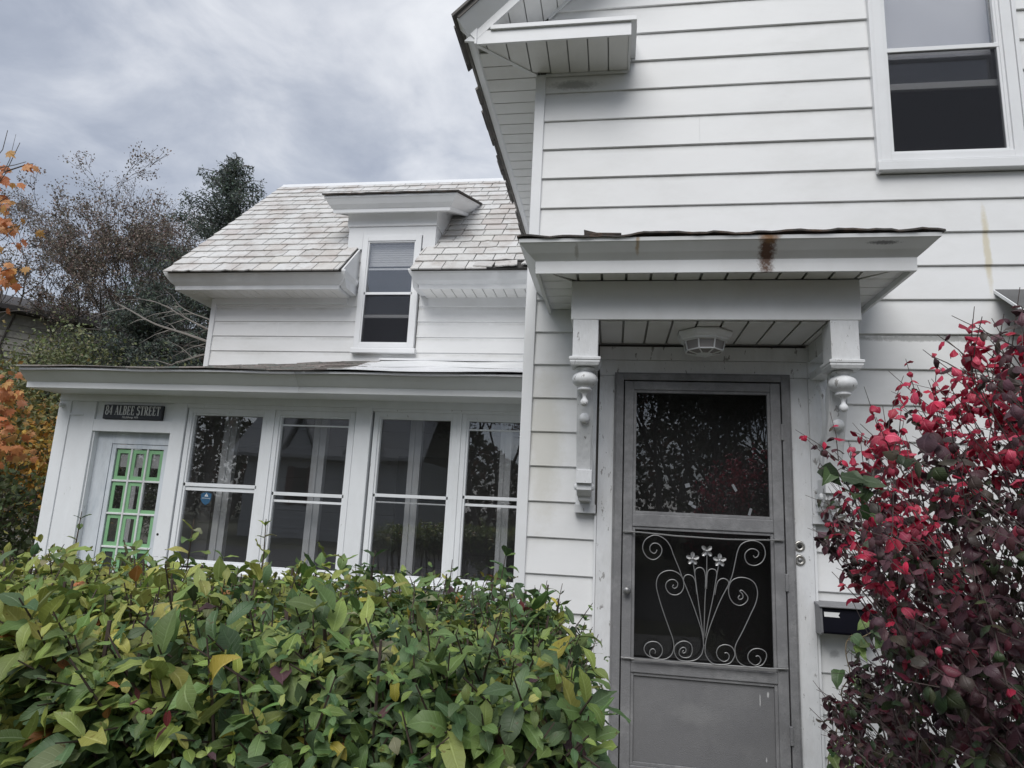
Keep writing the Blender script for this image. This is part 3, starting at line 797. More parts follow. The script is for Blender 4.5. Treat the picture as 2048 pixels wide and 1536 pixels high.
for (fx, fz, np_) in ((0.433, 1.398, 5), (0.508, 1.442, 4), (0.574, 1.397, 5)):
    b = MB()
    for k in range(np_):
        a = 2 * math.pi * k / np_ + 0.3 + (0.5 if np_ == 4 else 0)
        d = Vector((math.cos(a), 0, math.sin(a))); s = Vector((-d.z, 0, d.x))
        c = Vector((fx, -0.082, fz))
        pts = [c, c + d * 0.016 + s * 0.011 + Vector((0, -0.006, 0)), c + d * 0.030 + s * 0.009 + Vector((0, -0.002, 0)), c + d * 0.036, c + d * 0.030 - s * 0.009 + Vector((0, -0.002, 0)), c + d * 0.016 - s * 0.011 + Vector((0, -0.006, 0))]
        mid = c + d * 0.02 + Vector((0, 0.003, 0))
        for i in range(6): b.face([mid, pts[i], pts[(i + 1) % 6]])
    b.lathe([(0.0, -0.012), (0.006, -0.010), (0.007, -0.003), (0.004, 0.0)], (fx, -0.082, fz), 'y', 8)
    b.build('iron_flower', M_IRON, sdoor)
# door surround boards
b = MB(); b.box(-0.086, 0.002, -0.032, 0.02, 0.22, 2.412); o = b.build('door_casing', M_WOOD, house, bev=0.003)
b = MB(); b.box(0.972, 1.070, -0.032, 0.02, 0.22, 2.412); b.build('door_casing', M_WOOD, house, bev=0.003)
b = MB(); b.box(-0.086, 1.070, -0.034, 0.02, 2.4135, 2.504); b.build('door_header', M_WOOD, house, bev=0.002)
b = MB(); b.box(-0.09, 1.074, -0.040, 0.02, 2.5055, 2.585); b.build('door_header', M_WOOD, house, bev=0.002)
b = MB(); b.box(-0.100, -0.088, -0.026, 0.005, 0.22, 1.60); b.build('siding_channel', M_TRIM, house)
b = MB(); b.box(1.072, 1.084, -0.026, 0.005, 0.22, 1.62); b.build('siding_channel', M_TRIM, house)
b = MB(); b.box(-0.02, 1.0, -0.14, 0.02, 0.16, 0.23); b.build('threshold', M_CONC, house, bev=0.006)

# --- door canopy
b = MB()
BX0, BX1, BY = -0.234, 1.205, -0.50
b.box(BX0, BX1, BY, BY + 0.02, 2.612, 2.826); b.box(BX0, BX0 + 0.02, BY + 0.02, -0.002, 2.612, 2.826); b.box(BX1 - 0.02, BX1, BY + 0.02, -0.002, 2.612, 2.826)
canopy = b.build('door_canopy', M_TRIM_GREY, house, bev=0.004, label='small flat door canopy with rust stained fascia')
path = [(-0.40, 0.0), (-0.405, -0.685), (1.388, -0.685), (1.388, 0.0)]
b = MB()
b.molding(path, [(-0.012, 2.798), (0.004, 2.798), (0.006, 2.862), (0.012, 2.868), (0.040, 2.892), (0.078, 2.930), (0.084, 2.934), (0.086, 2.952), (-0.012, 2.952)])
b.build('canopy_fascia', M_TRIM_GREY, canopy)
# roof sheet with a ragged, slightly lifted edge
b = MB(); V = []; F = []
nx = 60; edge = []
for i in range(nx + 1):
    x = -0.50 + (1.485 + 0.50) * i / nx
    wob = 0.006 * math.sin(i * 0.9) * math.sin(i * 0.23 + 1) + random.uniform(-0.002, 0.002)
    bump_ = -0.010 * math.exp(-((x + 0.10) / 0.10) ** 2) + 0.010 * math.exp(-((x - 0.25) / 0.15) ** 2) + 0.008 * math.exp(-((x - 1.0) / 0.3) ** 2)
    edge.append((x, -0.783 + random.uniform(-0.003, 0.003), 2.957 + wob + max(bump_, -0.006)))
for x, y_, z in edge: V += [(x, y_, z), (x, y_ + 0.002, z + 0.010), (x, -0.4, 2.99), (x, -0.003, 3.02)]
for i in range(nx):
    for j in range(3): F.append((i * 4 + j, i * 4 + j + 1, i * 4 + 5 + j, i * 4 + 4 + j))
    F.append((i * 4 + 3, i * 4, i * 4 + 4, i * 4 + 7))
F += [(0, 3, 2, 1), tuple(nx * 4 + j for j in (0, 1, 2, 3))]
b.mesh(V, F); b.mi = 1
b.prism([(-0.162, 2.962), (-0.164, 2.990), (-0.10, 2.974), (0.02, 2.970), (0.02, 2.962)], -0.782, -0.74, 'y')
b.build('canopy_roof', [M_ASPHALT, M_ASPHALT], canopy)
# canopy soffits
pp = []
x = BX0 + 0.0
f0, f1 = -0.673, BY - 0.002
def frontpanel(x0, x1):
    # clip on both mitres (front corner -0.393,-0.673 -> beam corner; right likewise)
    def inner(xx):
        if xx < BX0: return f0 + (xx + 0.393) * (f1 - f0) / (BX0 + 0.393)
        if xx > BX1: return f0 + (1.376 - xx) * (f1 - f0) / (1.376 - BX1)
        return f1
    return [(x0, f0), (x1, f0), (x1, max(f0 + 0.001, inner(x1) - 0.006)), (x0, max(f0 + 0.001, inner(x0) - 0.006))]
xs_ = [-0.385] + [BX0 + 0.04 + 0.1257 * i for i in range(-1, 13)]
for xa, xb_ in zip(xs_, xs_[1:] + [1.37]):
    if xb_ - xa > 0.03 and xb_ < 1.375: pp.append(frontpanel(xa, xb_ - 0.014))
for side in (0, 1):
    y_ = -0.003
    while y_ > f0:
        ya = max(y_ - 0.118, f0)
        def lim(yy_):
            if side == 0: return BX0 - 0.002 if yy_ > BY else BX0 - (BY - yy_) * (BX0 + 0.393) / (BY - f0) - 0.008
            return BX1 + 0.002 if yy_ > BY else BX1 + (BY - yy_) * (1.376 - BX1) / (BY - f0) + 0.008
        o_ = -0.392 if side == 0 else 1.375
        if abs(lim(ya) - o_) > 0.01:
            pp.append([(o_, ya), (lim(ya), ya), (lim(y_), y_), (o_, y_)])
        y_ -= 0.125
for pts in pp:
    b = MB(); n = 4; V = [(x, y_, 2.826) for x, y_ in pts] + [(x, y_, 2.834) for x, y_ in pts]
    b.mesh(V, [(0, 1, 2, 3), (4, 5, 6, 7)] + [(i, (i + 1) % n, n + (i + 1) % n, n + i) for i in range(n)])
    b.build('soffit_panel', M_SOFFIT, canopy)
b = MB(); b.box(-0.40, 1.385, -0.68, -0.004, 2.846, 2.852); b.build('soffit_backing', M_GROOVE, canopy)
x = BX0 + 0.03
while x < BX1 - 0.03:
    b = MB(); b.box(x, min(x + 0.1257 - 0.012, BX1 - 0.022), BY + 0.022, -0.042, 2.604, 2.612); b.build('ceiling_panel', M_SOFFIT, canopy); x += 0.1257
b = MB(); b.box(BX0 + 0.022, BX1 - 0.022, BY + 0.022, -0.003, 2.620, 2.626); b.build('ceiling_backing', M_GROOVE, canopy)
for side, bx in ((0, -0.155), (1, 1.122)):
    s = 1 if side == 0 else -1
    b = MB()
    b.box(bx - 0.066, bx + 0.066, -0.50, -0.365, 2.405, 2.611)                 # post block
    b.molding([(bx - 0.066, -0.365), (bx - 0.066, -0.50), (bx + 0.066, -0.50), (bx + 0.066, -0.365)], [(0, 2.365), (0.004, 2.365), (0.012, 2.382), (0.012, 2.392), (0.016, 2.394), (0.016, 2.408), (0, 2.414)])
    b.box(bx - 0.066, bx + 0.066, -0.50, -0.365, 2.366, 2.406)
    b.box(bx - 0.045, bx + 0.045, -0.365, -0.04, 2.50, 2.60); b.box(bx - 0.04, bx + 0.04, -0.365, -0.04, 2.40, 2.44)   # arms to the wall
    b.box(bx - 0.052, bx + 0.056, -0.038, -0.001, 1.64, 2.60)                 # wall plate
    b.box(bx - 0.058, bx + 0.062, -0.050, -0.001, 1.612, 1.66)
    # curved leg
    crv = smooth_path([(-0.40, 2.37), (-0.375, 2.25), (-0.345, 2.13), (-0.285, 2.0), (-0.245, 1.90), (-0.225, 1.83)], 5)
    pr = []
    for i, (y_, z) in enumerate(crv):
        a_ = crv[min(i + 1, len(crv) - 1)]; c_ = crv[max(i - 1, 0)]
        t_ = Vector((a_[0] - c_[0], a_[1] - c_[1])).normalized()
        pr.append((Vector((y_, z)), Vector((-t_.y, t_.x))))
    outl = [(p.x, p.y) for p, n_ in pr] + [(p.x + 0.075, p.y + 0.02) for p, n_ in pr[::-1]]
    b.prism(outl, bx - 0.034, bx + 0.034, 'x')
    outl2 = [(p.x + 0.012, p.y) for p, n_ in pr] + [(p.x + 0.05, p.y + 0.02) for p, n_ in pr[::-1]]
    b.prism(outl2, bx - 0.044, bx + 0.044, 'x')
    b.box(bx - 0.042, bx + 0.042, -0.236, -0.10, 1.77, 1.842)                 # lower block and roll
    b.prism([(-0.215, 1.77), (-0.215, 1.735), (-0.175, 1.705), (-0.10, 1.700), (-0.04, 1.72), (-0.04, 1.77)], bx - 0.040, bx + 0.040, 'x')
    b.prism([(-0.16, 1.705), (-0.15, 1.68), (-0.04, 1.675), (-0.04, 1.705)], bx - 0.034, bx + 0.034, 'x')
    b.prism([(-0.10, 1.72), (-0.04, 1.66), (-0.03, 1.66), (-0.03, 1.80), (-0.10, 1.80)], bx - 0.03, bx + 0.03, 'x')
    for q in (-1, 1): b.lathe([(0.0, q * 0.058), (0.014, q * 0.054), (0.020, q * 0.046), (0.020, q * 0.038)], (bx, -0.165, 1.752), 'x', 12)
    # fretwork scrolls between leg and wall
    for fp in ([(-0.30, 2.36), (-0.22, 2.30), (-0.20, 2.20), (-0.25, 2.14), (-0.30, 2.18), (-0.29, 2.25), (-0.24, 2.26)],
               [(-0.06, 2.36), (-0.12, 2.30), (-0.14, 2.16), (-0.10, 2.06), (-0.05, 2.04)],
               [(-0.27, 2.02), (-0.20, 2.05), (-0.14, 1.99), (-0.15, 1.90), (-0.20, 1.90), (-0.21, 1.96)],
               [(-0.05, 1.98), (-0.10, 1.92), (-0.12, 1.84)]):
        b.tube([(bx, y_, z) for y_, z in smooth_path(fp, 4)], 0.017, 6)
    br = b.build('bracket', M_WOOD, canopy, bev=0.003)
    b = MB()
    b.lathe([(0.030, 0.0), (0.050, -0.004), (0.052, -0.012), (0.036, -0.020), (0.034, -0.026), (0.050, -0.034), (0.062, -0.045), (0.068, -0.060), (0.068, -0.072), (0.062, -0.086), (0.048, -0.099), (0.034, -0.108), (0.036, -0.112), (0.039, -0.117), (0.038, -0.122), (0.028, -0.128), (0.016, -0.136), (0.010, -0.148), (0.010, -0.158), (0.012, -0.166),
             (0.019, -0.174), (0.0215, -0.185), (0.019, -0.197), (0.010, -0.205), (0.002, -0.207)], (bx, -0.432, 2.366), 'z', 22)
    b.build('bracket_drop', M_WOOD, canopy, smooth=True)
    b = MB(); b.lathe([(0.0, -0.030), (0.016, -0.026), (0.026, -0.016), (0.030, -0.004), (0.030, 0.008)], (bx, -0.335, 2.11), 'y', 14); b.build('bracket_boss', M_WOOD, canopy, smooth=True)

# small hood at the far right
b = MB()
b.prism([(0.0, 2.922), (-0.42, 2.590), (-0.426, 2.597), (0.0, 2.934)], 2.088, 3.5, 'x'); hood = b.build('window_hood', M_ASPHALT, house, label='dark hood over the window at the right edge')
b = MB(); b.prism([(0.0, 2.921), (-0.424, 2.586), (-0.434, 2.597), (0.0, 2.940)], 2.080, 2.0875, 'x'); b.build('hood_trim', M_TRIM, hood)
b = MB(); b.prism([(0.0, 2.935), (-0.426, 2.598), (-0.432, 2.604), (0.0, 2.944)], 2.088, 3.5, 'x'); b.build('hood_sheet', M_HOOD, hood)

# --- wing: wall plane y = 3.95, 45 degree slate roof, wall dormer
WY = 3.95
H_WING = [(-3.33, -2.50, 3.49, 5.2), (-3.56, -2.33, 4.60, 5.45)]
wrow = 3.9195
backing(-5.36, -0.55, 0.1, 4.24, [(-3.25, -2.56, 3.58, 4.24), (-5.0, -4.25, 0.3, 2.25), (-2.6, -1.9, 0.9, 2.2)], WY + 0.024, WY + 0.12, 'wall', M_INNER)
backing(-3.53, -2.335, 4.24, 5.50, [(-3.25, -2.56, 4.0, 5.02)], WY + 0.024, WY + 0.12, 'wall', M_INNER)
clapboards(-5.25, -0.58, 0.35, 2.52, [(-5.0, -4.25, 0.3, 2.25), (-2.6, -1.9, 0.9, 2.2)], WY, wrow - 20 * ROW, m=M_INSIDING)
clapboards(-5.322, -0.55, 2.52, 4.245, [(-3.33, -2.50, 3.49, 5.2), (-5.0, -4.25, 0.3, 2.25), (-2.6, -1.9, 0.9, 2.2)], WY, wrow - 20 * ROW)
clapboards(-3.46, -3.325, 4.245, 4.90, [], WY, wrow - 20 * ROW, seams=False)
clapboards(-2.505, -2.38, 4.245, 4.90, [], WY, wrow - 20 * ROW, seams=False)
b = MB(); b.box(-5.36, -5.26, WY + 0.12, 8.5, 0, 4.24); b.prism([(WY + 0.12, 4.24), (8.0, 4.24), (5.97, 6.8)], -5.36, -5.26, 'x'); b.box(-5.36, -0.5, 8.4, 8.5, 0, 4.3); b.build('wall', M_SIDING, house)
b = MB(); b.box(-5.26, -0.55, WY + 0.12, 8.4, 3.0, 3.05); b.box(-5.26, -0.55, 6.2, 6.25, 0.2, 5.5); b.box(-3.6, -2.2, 5.6, 5.65, 4.0, 6.0); b.build('inner_floor', M_DARK, house)
b = MB(); b.box(-5.389, -5.322, WY - 0.016, WY + 0.03, 0.3, 4.235); b.build('corner_board', M_TRIM, house, bev=0.003)
# wing eave: crown and fascia in two pieces, broken by the dormer
CROWN = [(-0.02, 4.233), (0.0, 4.233), (0.002, 4.285), (0.012, 4.292), (0.05, 4.325), (0.10, 4.395), (0.118, 4.432), (0.118, 4.450), (-0.02, 4.450)]
EY = 3.585
b = MB(); b.molding([(-5.696, 4.72), (-5.696, EY), (-3.44, EY), (-3.44, WY - 0.002)], CROWN); b.build('eave_fascia', M_TRIM, house)
b = MB(); b.molding([(-2.40, WY - 0.002), (-2.40, EY), (-0.62, EY)], CROWN); b.build('eave_fascia', M_TRIM, house)
b = MB(); b.prism([(3.470, 4.452), (WY, 4.925), (WY, 4.26), (3.62, 4.26)], -3.425, -3.352, 'x'); b.build('eave_end', M_TRIM, house)
b = MB(); b.prism([(3.470, 4.452), (WY, 4.925), (WY, 4.26), (3.62, 4.26)], -2.485, -2.42, 'x'); b.build('eave_end', M_TRIM, house)
def strip_soffit(xa, xb, m_left, m_right):
    x = xa
    while x < xb - 0.02:
        x1 = min(x + 0.13 - GAP, xb)
        pts = [(x, EY + 0.018), (x1, EY + 0.018), (x1, WY - 0.018), (x, WY - 0.018)]
        if m_left and x < -5.385:
            c = lambda xx: EY + 0.018 + max(0, (xx + 5.68)) * (WY - EY - 0.036) / 0.295
            pts = [(x, EY + 0.018), (x1, EY + 0.018), (x1, min(WY - 0.018, c(x1) + 0.002)), (x, c(x) + 0.001)]
        soffit([pts], 4.235); x += 0.13
strip_soffit(-5.65, -3.46, True, False)
strip_soffit(-2.385, -0.6, False, False)
y = EY + 0.07
while y < 4.7:
    y1 = y + 0.13 - GAP
    c = lambda yy_: min(-5.387, -5.68 + (yy_ - EY - 0.018) * 0.295 / (WY - EY - 0.036) - 0.006)
    soffit([[(-5.682, y), (c(y), y), (c(y1), y1), (-5.682, y1)]], 4.235); y += 0.13
b = MB(); b.box(-5.69, -3.445, EY + 0.016, WY, 4.250, 4.256); b.box(-2.395, -0.6, EY + 0.016, WY, 4.250, 4.256); b.box(-5.69, -5.387, WY, 4.72, 4.250, 4.256); b.build('soffit_backing', M_GROOVE, house)
b = MB(); b.box(-5.322, -3.46, WY - 0.018, WY + 0.004, 4.15, 4.245); b.box(-2.38, -0.55, WY - 0.018, WY + 0.004, 4.12, 4.245); b.build('frieze_board', M_TRIM, house, bev=0.002)
# wing roof deck
RY0, RZ0, RYR, RZR = 3.44, 4.440, 5.97, 6.955
tanp = (RZR - RZ0) / (RYR - RY0); pit = math.atan(tanp); SLEN = math.hypot(RYR - RY0, RZR - RZ0)
def rp(s, h): return (RY0 + s * math.cos(pit) - h * math.sin(pit), RZ0 + s * math.sin(pit) + h * math.cos(pit))
b = MB()
deck = lambda xa, xb, s0: b.prism([rp(s0, -0.035), rp(SLEN, -0.035), rp(SLEN, -0.004), rp(s0, -0.004)], xa, xb, 'x')
deck(-5.735, -3.375, 0.0); deck(-3.375, -2.47, 0.80); deck(-2.47, 0.3, 0.0)
b.prism([(RYR, RZR - 0.04), (2 * RYR - RY0, RZ0), (2 * RYR - RY0, RZ0 + 0.05), (RYR, RZR + 0.01)], -5.735, 0.3, 'x')
b.build('roof', M_FELT, house)
b = MB(); b.prism([rp(0.05, -0.13), rp(SLEN, -0.13), rp(SLEN, -0.01), rp(0.0, -0.01)], -5.73, -5.68, 'x'); b.build('rake_board', M_TRIM, house)
b = MB(); b.prism([rp(SLEN - 0.10, 0.016), (RYR, RZR + 0.035), (RYR + 0.09, RZR - 0.06), (RYR + 0.08, RZR - 0.07), (RYR, RZR + 0.01), rp(SLEN - 0.10, 0.008)], -5.75, 0.3, 'x'); b.build('ridge_cap', M_METALROOF, house)
# slates, course by course
EXPO = SLEN / 17.0
slate_meshes = []
def slate_mesh(w, h, ragged):
    th = 0.015
    pts = [(0.002, h), (0.002, 0.0)]
    n = 5
    bot = []
    for i in range(n + 1):
        u = 0.002 + (w - 0.011) * i / n
        bot.append((u, random.uniform(-0.003, 0.004) + (random.uniform(0.0, 0.03) if ragged and random.random() < 0.5 else 0)))
    outline = bot + [(w - 0.009, h), (0.002, h)]
    V = [(u, v, th) for u, v in outline] + [(u, v, 0) for u, v in outline]
    k = len(outline)
    F = [tuple(range(k)), tuple(range(k, 2 * k))[::-1]] + [(i, k + i, k + (i + 1) % k, (i + 1) % k) for i in range(k)]
    me = bpy.data.meshes.new('slate'); me.from_pydata(V, [], F); me.materials.append(M_SLATE)
    return me
base_w = [0.24, 0.26, 0.275, 0.29]
lib = {wd: [slate_mesh(wd, 0.30, r) for r in (0, 0, 0, 1)] for wd in base_w}
Rm = Matrix(((1, 0, 0), (0, math.cos(pit), -math.sin(pit)), (0, math.sin(pit), math.cos(pit))))
def put_slate(x, s, wd, me, lift=0.0, twist=0.0, tilt=0.055):
    o = bpy.data.objects.new('slate', me); COL.objects.link(o); o.parent = house
    yv, zv = rp(s, 0.010 + lift)
    o.matrix_world = Matrix.Translation((x, yv, zv)) @ Rm.to_4x4() @ Matrix.Rotation(twist, 4, 'Z') @ Matrix.Rotation(-tilt, 4, 'X')
for r in range(17):
    s = r * EXPO - (0.055 if r == 0 else 0.025) + random.uniform(-0.004, 0.004)
    sm = r * EXPO
    # courses stop at the dormer: first at its window opening, then at its cheeks
    spans = [(-5.765, -3.375), (-2.47, -0.72)] if sm < 0.62 else [(-5.765, -3.515), (-2.332, -0.72)] if sm < 2.3 else [(-5.765, -0.72)]
    x = -5.76 + (0.0 if r % 2 else -0.14)
    while x < -0.72:
        wd = random.choice(base_w)
        x0, x1 = x, x + wd
        x += wd
        for sa, sb in spans:
            a0, a1 = max(x0, sa), min(x1, sb)
            if a1 - a0 < 0.03: continue
            mid = (a0 + a1) / 2
            if r == 0 and (-1.42 < mid < -1.02): continue
            wdx = a1 - a0
            me = random.choice(lib[wd]) if abs(wdx - wd) < 0.005 else slate_mesh(wdx, 0.30, 0)
            rag = (r == 0 and a0 > -1.9)
            put_slate(a0, s, wdx, me, 0.0, random.uniform(-0.006, 0.006) * (3 if rag else 1), 0.070 + random.uniform(-0.014, 0.016))
for (x, s, tw, li, wd) in ((-1.70, -0.02, -0.06, 0.012, 0.245), (-1.42, -0.075, 0.13, 0.03, 0.275), (-1.12, 0.01, -0.22, 0.02, 0.22), (-1.02, -0.05, 0.08, 0.035, 0.22)):
    put_slate(x, s, wd, slate_mesh(wd, 0.2, 1), li, tw, 0.12)

# dormer
b = MB(); b.box(-3.53, -3.325, WY - 0.03, WY + 0.02, 4.90, 5.215); b.box(-2.505, -2.335, WY - 0.03, WY + 0.02, 4.90, 5.215); b.box(-3.325, -2.505, WY - 0.03, WY + 0.02, 5.085, 5.215)
dm = b.build('dormer', M_TRIM, house, bev=0.002)
b = MB(); b.box(-3.55, -2.325, WY - 0.05, WY + 0.02, 5.217, 5.46); b.build('dormer_frieze', M_TRIM, dm, bev=0.003)
for xx in (-3.53, -2.335):
    a0, a1 = (xx, xx + 0.02) if xx < -3 else (xx - 0.02, xx + 0.006)
    b = MB(); b.prism([(WY + 0.02, 4.85), (WY + 0.02, 5.46), (5.25, 5.46 + 0.4 * 1.3), (5.25, 5.9)], a0, a1, 'x'); b.build('dormer_cheek', M_TRIM, dm)
b = MB(); b.box(-2.327, -2.315, WY + 0.02, WY + 0.62, 5.205, 5.217); b.build('cheek_joint', M_TRIM, dm)
DC = [(-0.03, 5.345), (0.0, 5.345), (0.002, 5.39), (0.012, 5.396), (0.05, 5.44), (0.085, 5.50), (0.10, 5.515), (0.10, 5.54), (-0.03, 5.54)]
b = MB(); ln = 1.75; n = len(DC)
FY = WY - 0.20; X0, X1 = -3.70, -2.12
rings = []
sh = 0.39
rings.append([(X0 - o, FY + ln, z + sh * ln) for o, z in DC]); rings.append([(X0 - o, FY - o, z) for o, z in DC]); rings.append([(X1 + o, FY - o, z) for o, z in DC]); rings.append([(X1 + o, FY + ln, z + sh * ln) for o, z in DC])
V = [p for r_ in rings for p in r_]; F = []
for i in range(3):
    for j in range(n): F.append((i * n + j, i * n + (j + 1) % n, (i + 1) * n + (j + 1) % n, (i + 1) * n + j))
b.mesh(V, F + [tuple(range(n)), tuple(range(3 * n, 4 * n))]); b.build('dormer_cornice', M_TRIM, dm)
b = MB()
def shz(y_, z): return z + sh * max(0.0, y_ - FY)
b.mesh([(X0, FY, 5.352), (X1, FY, 5.352), (X1, FY + ln, shz(FY + ln, 5.352)), (X0, FY + ln, shz(FY + ln, 5.352)), (X0, FY, 5.37), (X1, FY, 5.37), (X1, FY + ln, shz(FY + ln, 5.37)), (X0, FY + ln, shz(FY + ln, 5.37))], [(0, 1, 2, 3), (4, 5, 6, 7), (0, 1, 5, 4), (1, 2, 6, 5), (2, 3, 7, 6), (3, 0, 4, 7)])
b.build('dormer_soffit', M_SOFFIT, dm)
b = MB(); V = []; nseg = 24
for i in range(nseg + 1):
    x = X0 - 0.125 + (X1 - X0 + 0.25) * i / nseg
    jz = random.uniform(-0.004, 0.004)
    V += [(x, FY - 0.125, 5.541 + jz), (x, FY - 0.125, 5.562 + jz), (x, FY + ln + 0.2, 5.566 + sh * (ln + 0.2)), (x, FY + ln + 0.2, 5.545 + sh * (ln + 0.2))]
F = [(i * 4 + j, i * 4 + (j + 1) % 4, i * 4 + 4 + (j + 1) % 4, i * 4 + 4 + j) for i in range(nseg) for j in range(4)] + [(0, 1, 2, 3), tuple(nseg * 4 + j for j in range(4))]
b.mesh(V, F); b.build('dormer_roof', M_ASPHALT, dm)
w = window('dormer', -3.315, -2.515, 3.56, 5.085, WY - 0.05, 0.075, [(-3.235, -2.595, 4.285, 4.99, 0.03, G_WIN), (-3.235, -2.595, 3.605, 4.285, 0.022, S_SCREEN), (-3.235, -2.595, 4.01, 4.285, 0.05, G_WIN)],
           rails=[(4.272, 4.305, 0.012), (3.97, 4.01, 0.045), (4.62, 4.645, 0.05)], sill_out=0.02)
b = MB()
for k in range(9): b.box(-3.23, -2.60, WY + 0.045, WY + 0.05, 4.715 + k * 0.031, 4.715 + k * 0.031 + 0.027)
b.box(-3.23, -2.60, WY + 0.04, WY + 0.055, 4.685, 4.712)
b.build('blind', M_SHADE, w)

# --- enclosed porch: wall plane y = 1.75
PY = 1.75
PX = -5.345
def pbox(name, x0, x1, z0, z1, y0=PY, y1=PY + 0.10, m=M_PORCHWOOD, bev=0.003, parent=None, label=None):
    b = MB(); b.box(x0, x1, y0, y1, z0, z1); return b.build(name, m, parent or house, bev=bev, label=label)
pbox('porch_frieze', PX, -0.55, 2.455, 2.53, PY - 0.004)
pbox('porch_post', PX, -5.215, 0.35, 2.4545)
pbox('porch_panel', -5.2145, -5.06, 0.35, 2.4545, PY + 0.012)
pbox('porch_post', -5.0595, -4.94, 0.35, 2.4545)
pbox('panel_moulding', -5.2145, -5.06, 2.318, 2.335, PY - 0.001, PY + 0.011, bev=0)
pbox('porch_panel', -4.9395, -4.115, 2.282, 2.4545, PY + 0.020)
pbox('door_lintel', -4.9395, -4.115, 2.170, 2.2815, PY)
pbox('porch_post', -4.1145, -3.975, 0.35, 2.4545, PY - 0.004)
# recessed, unfinished door
pbox('door_jamb', -4.939, -4.925, 0.35, 2.1695, PY + 0.02, PY + 0.15, M_PORCHWOOD, 0.0)
pbox('door_jamb', -4.129, -4.1155, 0.35, 2.1695, PY + 0.02, PY + 0.15, M_PORCHWOOD, 0.0)
DY = PY + 0.075
b = MB(); b.box(-4.9245, -4.765, DY, DY + 0.05, 0.35, 2.169); b.box(-4.1575, -4.1295, DY, DY + 0.05, 0.35, 2.169); b.box(-4.765, -4.1575, DY, DY + 0.05, 2.06, 2.169)
b.build('door_surround', M_WASH, house, bev=0.002)
DX0, DX1, DZT = -4.760, -4.162, 2.055
GX0, GX1 = -4.717, -4.213
cw = (GX1 - GX0) / 3; chh = 0.305
b = MB(); b.box(DX0, GX0, DY + 0.004, DY + 0.045, 0.35, DZT); b.box(GX1, DX1, DY + 0.004, DY + 0.045, 0.35, DZT); b.box(GX0, GX1, DY + 0.004, DY + 0.045, 2.017, DZT); b.box(GX0, GX1, DY + 0.004, DY + 0.045, 0.35, 2.017 - 5 * chh)
pd = b.build('porch_door', M_WASH, house, bev=0.002, label='whitewashed porch door with small green edged panes')
for i in range(1, 3): pbox('muntin', GX0 + cw * i - 0.009, GX0 + cw * i + 0.009, 2.017 - 5 * chh, 2.017, DY + 0.006, DY + 0.03, M_WOOD, 0.003, pd)
for j in range(1, 5):
    for i in range(3): pbox('muntin', GX0 + cw * i + 0.009 * (i > 0), GX0 + cw * (i + 1) - 0.009 * (i < 2), 2.017 - chh * j - 0.009, 2.017 - chh * j + 0.009, DY + 0.006, DY + 0.03, M_WOOD, 0.003, pd)
for i in range(3):
    for j in range(5):
        x0, x1 = GX0 + cw * i + 0.009, GX0 + cw * (i + 1) - 0.009
        z1, z0 = 2.017 - chh * j - 0.009, 2.017 - chh * (j + 1) + 0.009
        pbox('pane', x0, x1, z0, z1, DY + 0.026, DY + 0.029, G_PORCH, 0, pd)
        e = 0.032; b = MB(); yb = DY + 0.0255
        if (i, j) == (2, 1):
            b.box(x0, x1, DY + 0.019, yb, z0, z0 + e)
        elif (i, j) == (2, 2):
            b.box(x0, x0 + 0.034, DY + 0.019, yb, z0, z1); b.box(x1 - e, x1, DY + 0.019, yb, z0, z1); b.box(x0 + 0.034, x1 - e, DY + 0.019, yb, z0, z0 + e)
        else:
            b.box(x0, x0 + e, DY + 0.019, yb, z0, z1); b.box(x1 - e, x1, DY + 0.019, yb, z0, z1); b.box(x0 + e, x1 - e, DY + 0.019, yb, z0, z0 + e * 1.1); b.box(x0 + e, x1 - e, DY + 0.019, yb, z1 - e * 1.1, z1)
        b.build('pane_border', M_GREEN, pd)
        if j == 0:
            pbox('blind', x0 + 0.005, x1 - 0.005, z0 + 0.12, z1, DY + 0.034, DY + 0.038, M_SHADE, 0, pd)
b = MB(); b.lathe([(0.0, -0.003), (0.016, -0.002), (0.016, 0.0)], (-4.131, PY + 0.074, 1.304), 'y', 12); b.lathe([(0.0, -0.002), (0.012, -0.001), (0.012, 0.0)], (-4.089, PY - 0.004, 1.243), 'y', 12); b.build('bolt_hole', M_BLACK, house)
b = MB(); b.lathe([(0.0, -0.045), (0.016, -0.04), (0.022, -0.03), (0.014, -0.018), (0.022, -0.008), (0.022, 0)], (-5.30, PY, 2.405), 'y', 12); b.build('insulator_knob', M_PORCHWOOD, house, smooth=True)
# porch windows (frame x0,x1, glass x0,x1, meeting z)
for (fx0, fx1, zt, zb, rails, split) in ((-3.965, -3.150, 2.415, 0.985, [(1.690, 1.722, 0.012), (1.652, 1.686, 0.024)], 1.70),
                                         (-3.085, -2.310, 2.415, 0.965, [(1.645, 1.675, 0.012), (1.585, 1.606, 0.030), (2.276, 2.290, 0.032)], 1.66),
                                         (-2.130, -1.362, 2.425, 0.965, [(1.672, 1.700, 0.012), (1.622, 1.634, 0.034)], 1.686),
                                         (-1.322, -0.556, 2.425, 0.965, [(1.688, 1.716, 0.012), (1.628, 1.650, 0.030), (2.283, 2.297, 0.032)], 1.70)):
    i = 0.044
    window('porch', fx0, fx1, zb, zt, PY + 0.012, i, [(fx0 + i + 0.016, fx1 - i - 0.016, split, zt - i - 0.012, 0.045, G_PORCH), (fx0 + i + 0.016, fx1 - i - 0.016, zb + 0.045, split, 0.034, G_PORCH)], m=M_PORCHWOOD, rails=rails, sill=False)
pbox('mullion', -3.1495, -3.0855, 0.95, 2.4545, PY + 0.004, PY + 0.09)
pbox('mullion', -1.3615, -1.3225, 0.95, 2.4545, PY + 0.004, PY + 0.09)
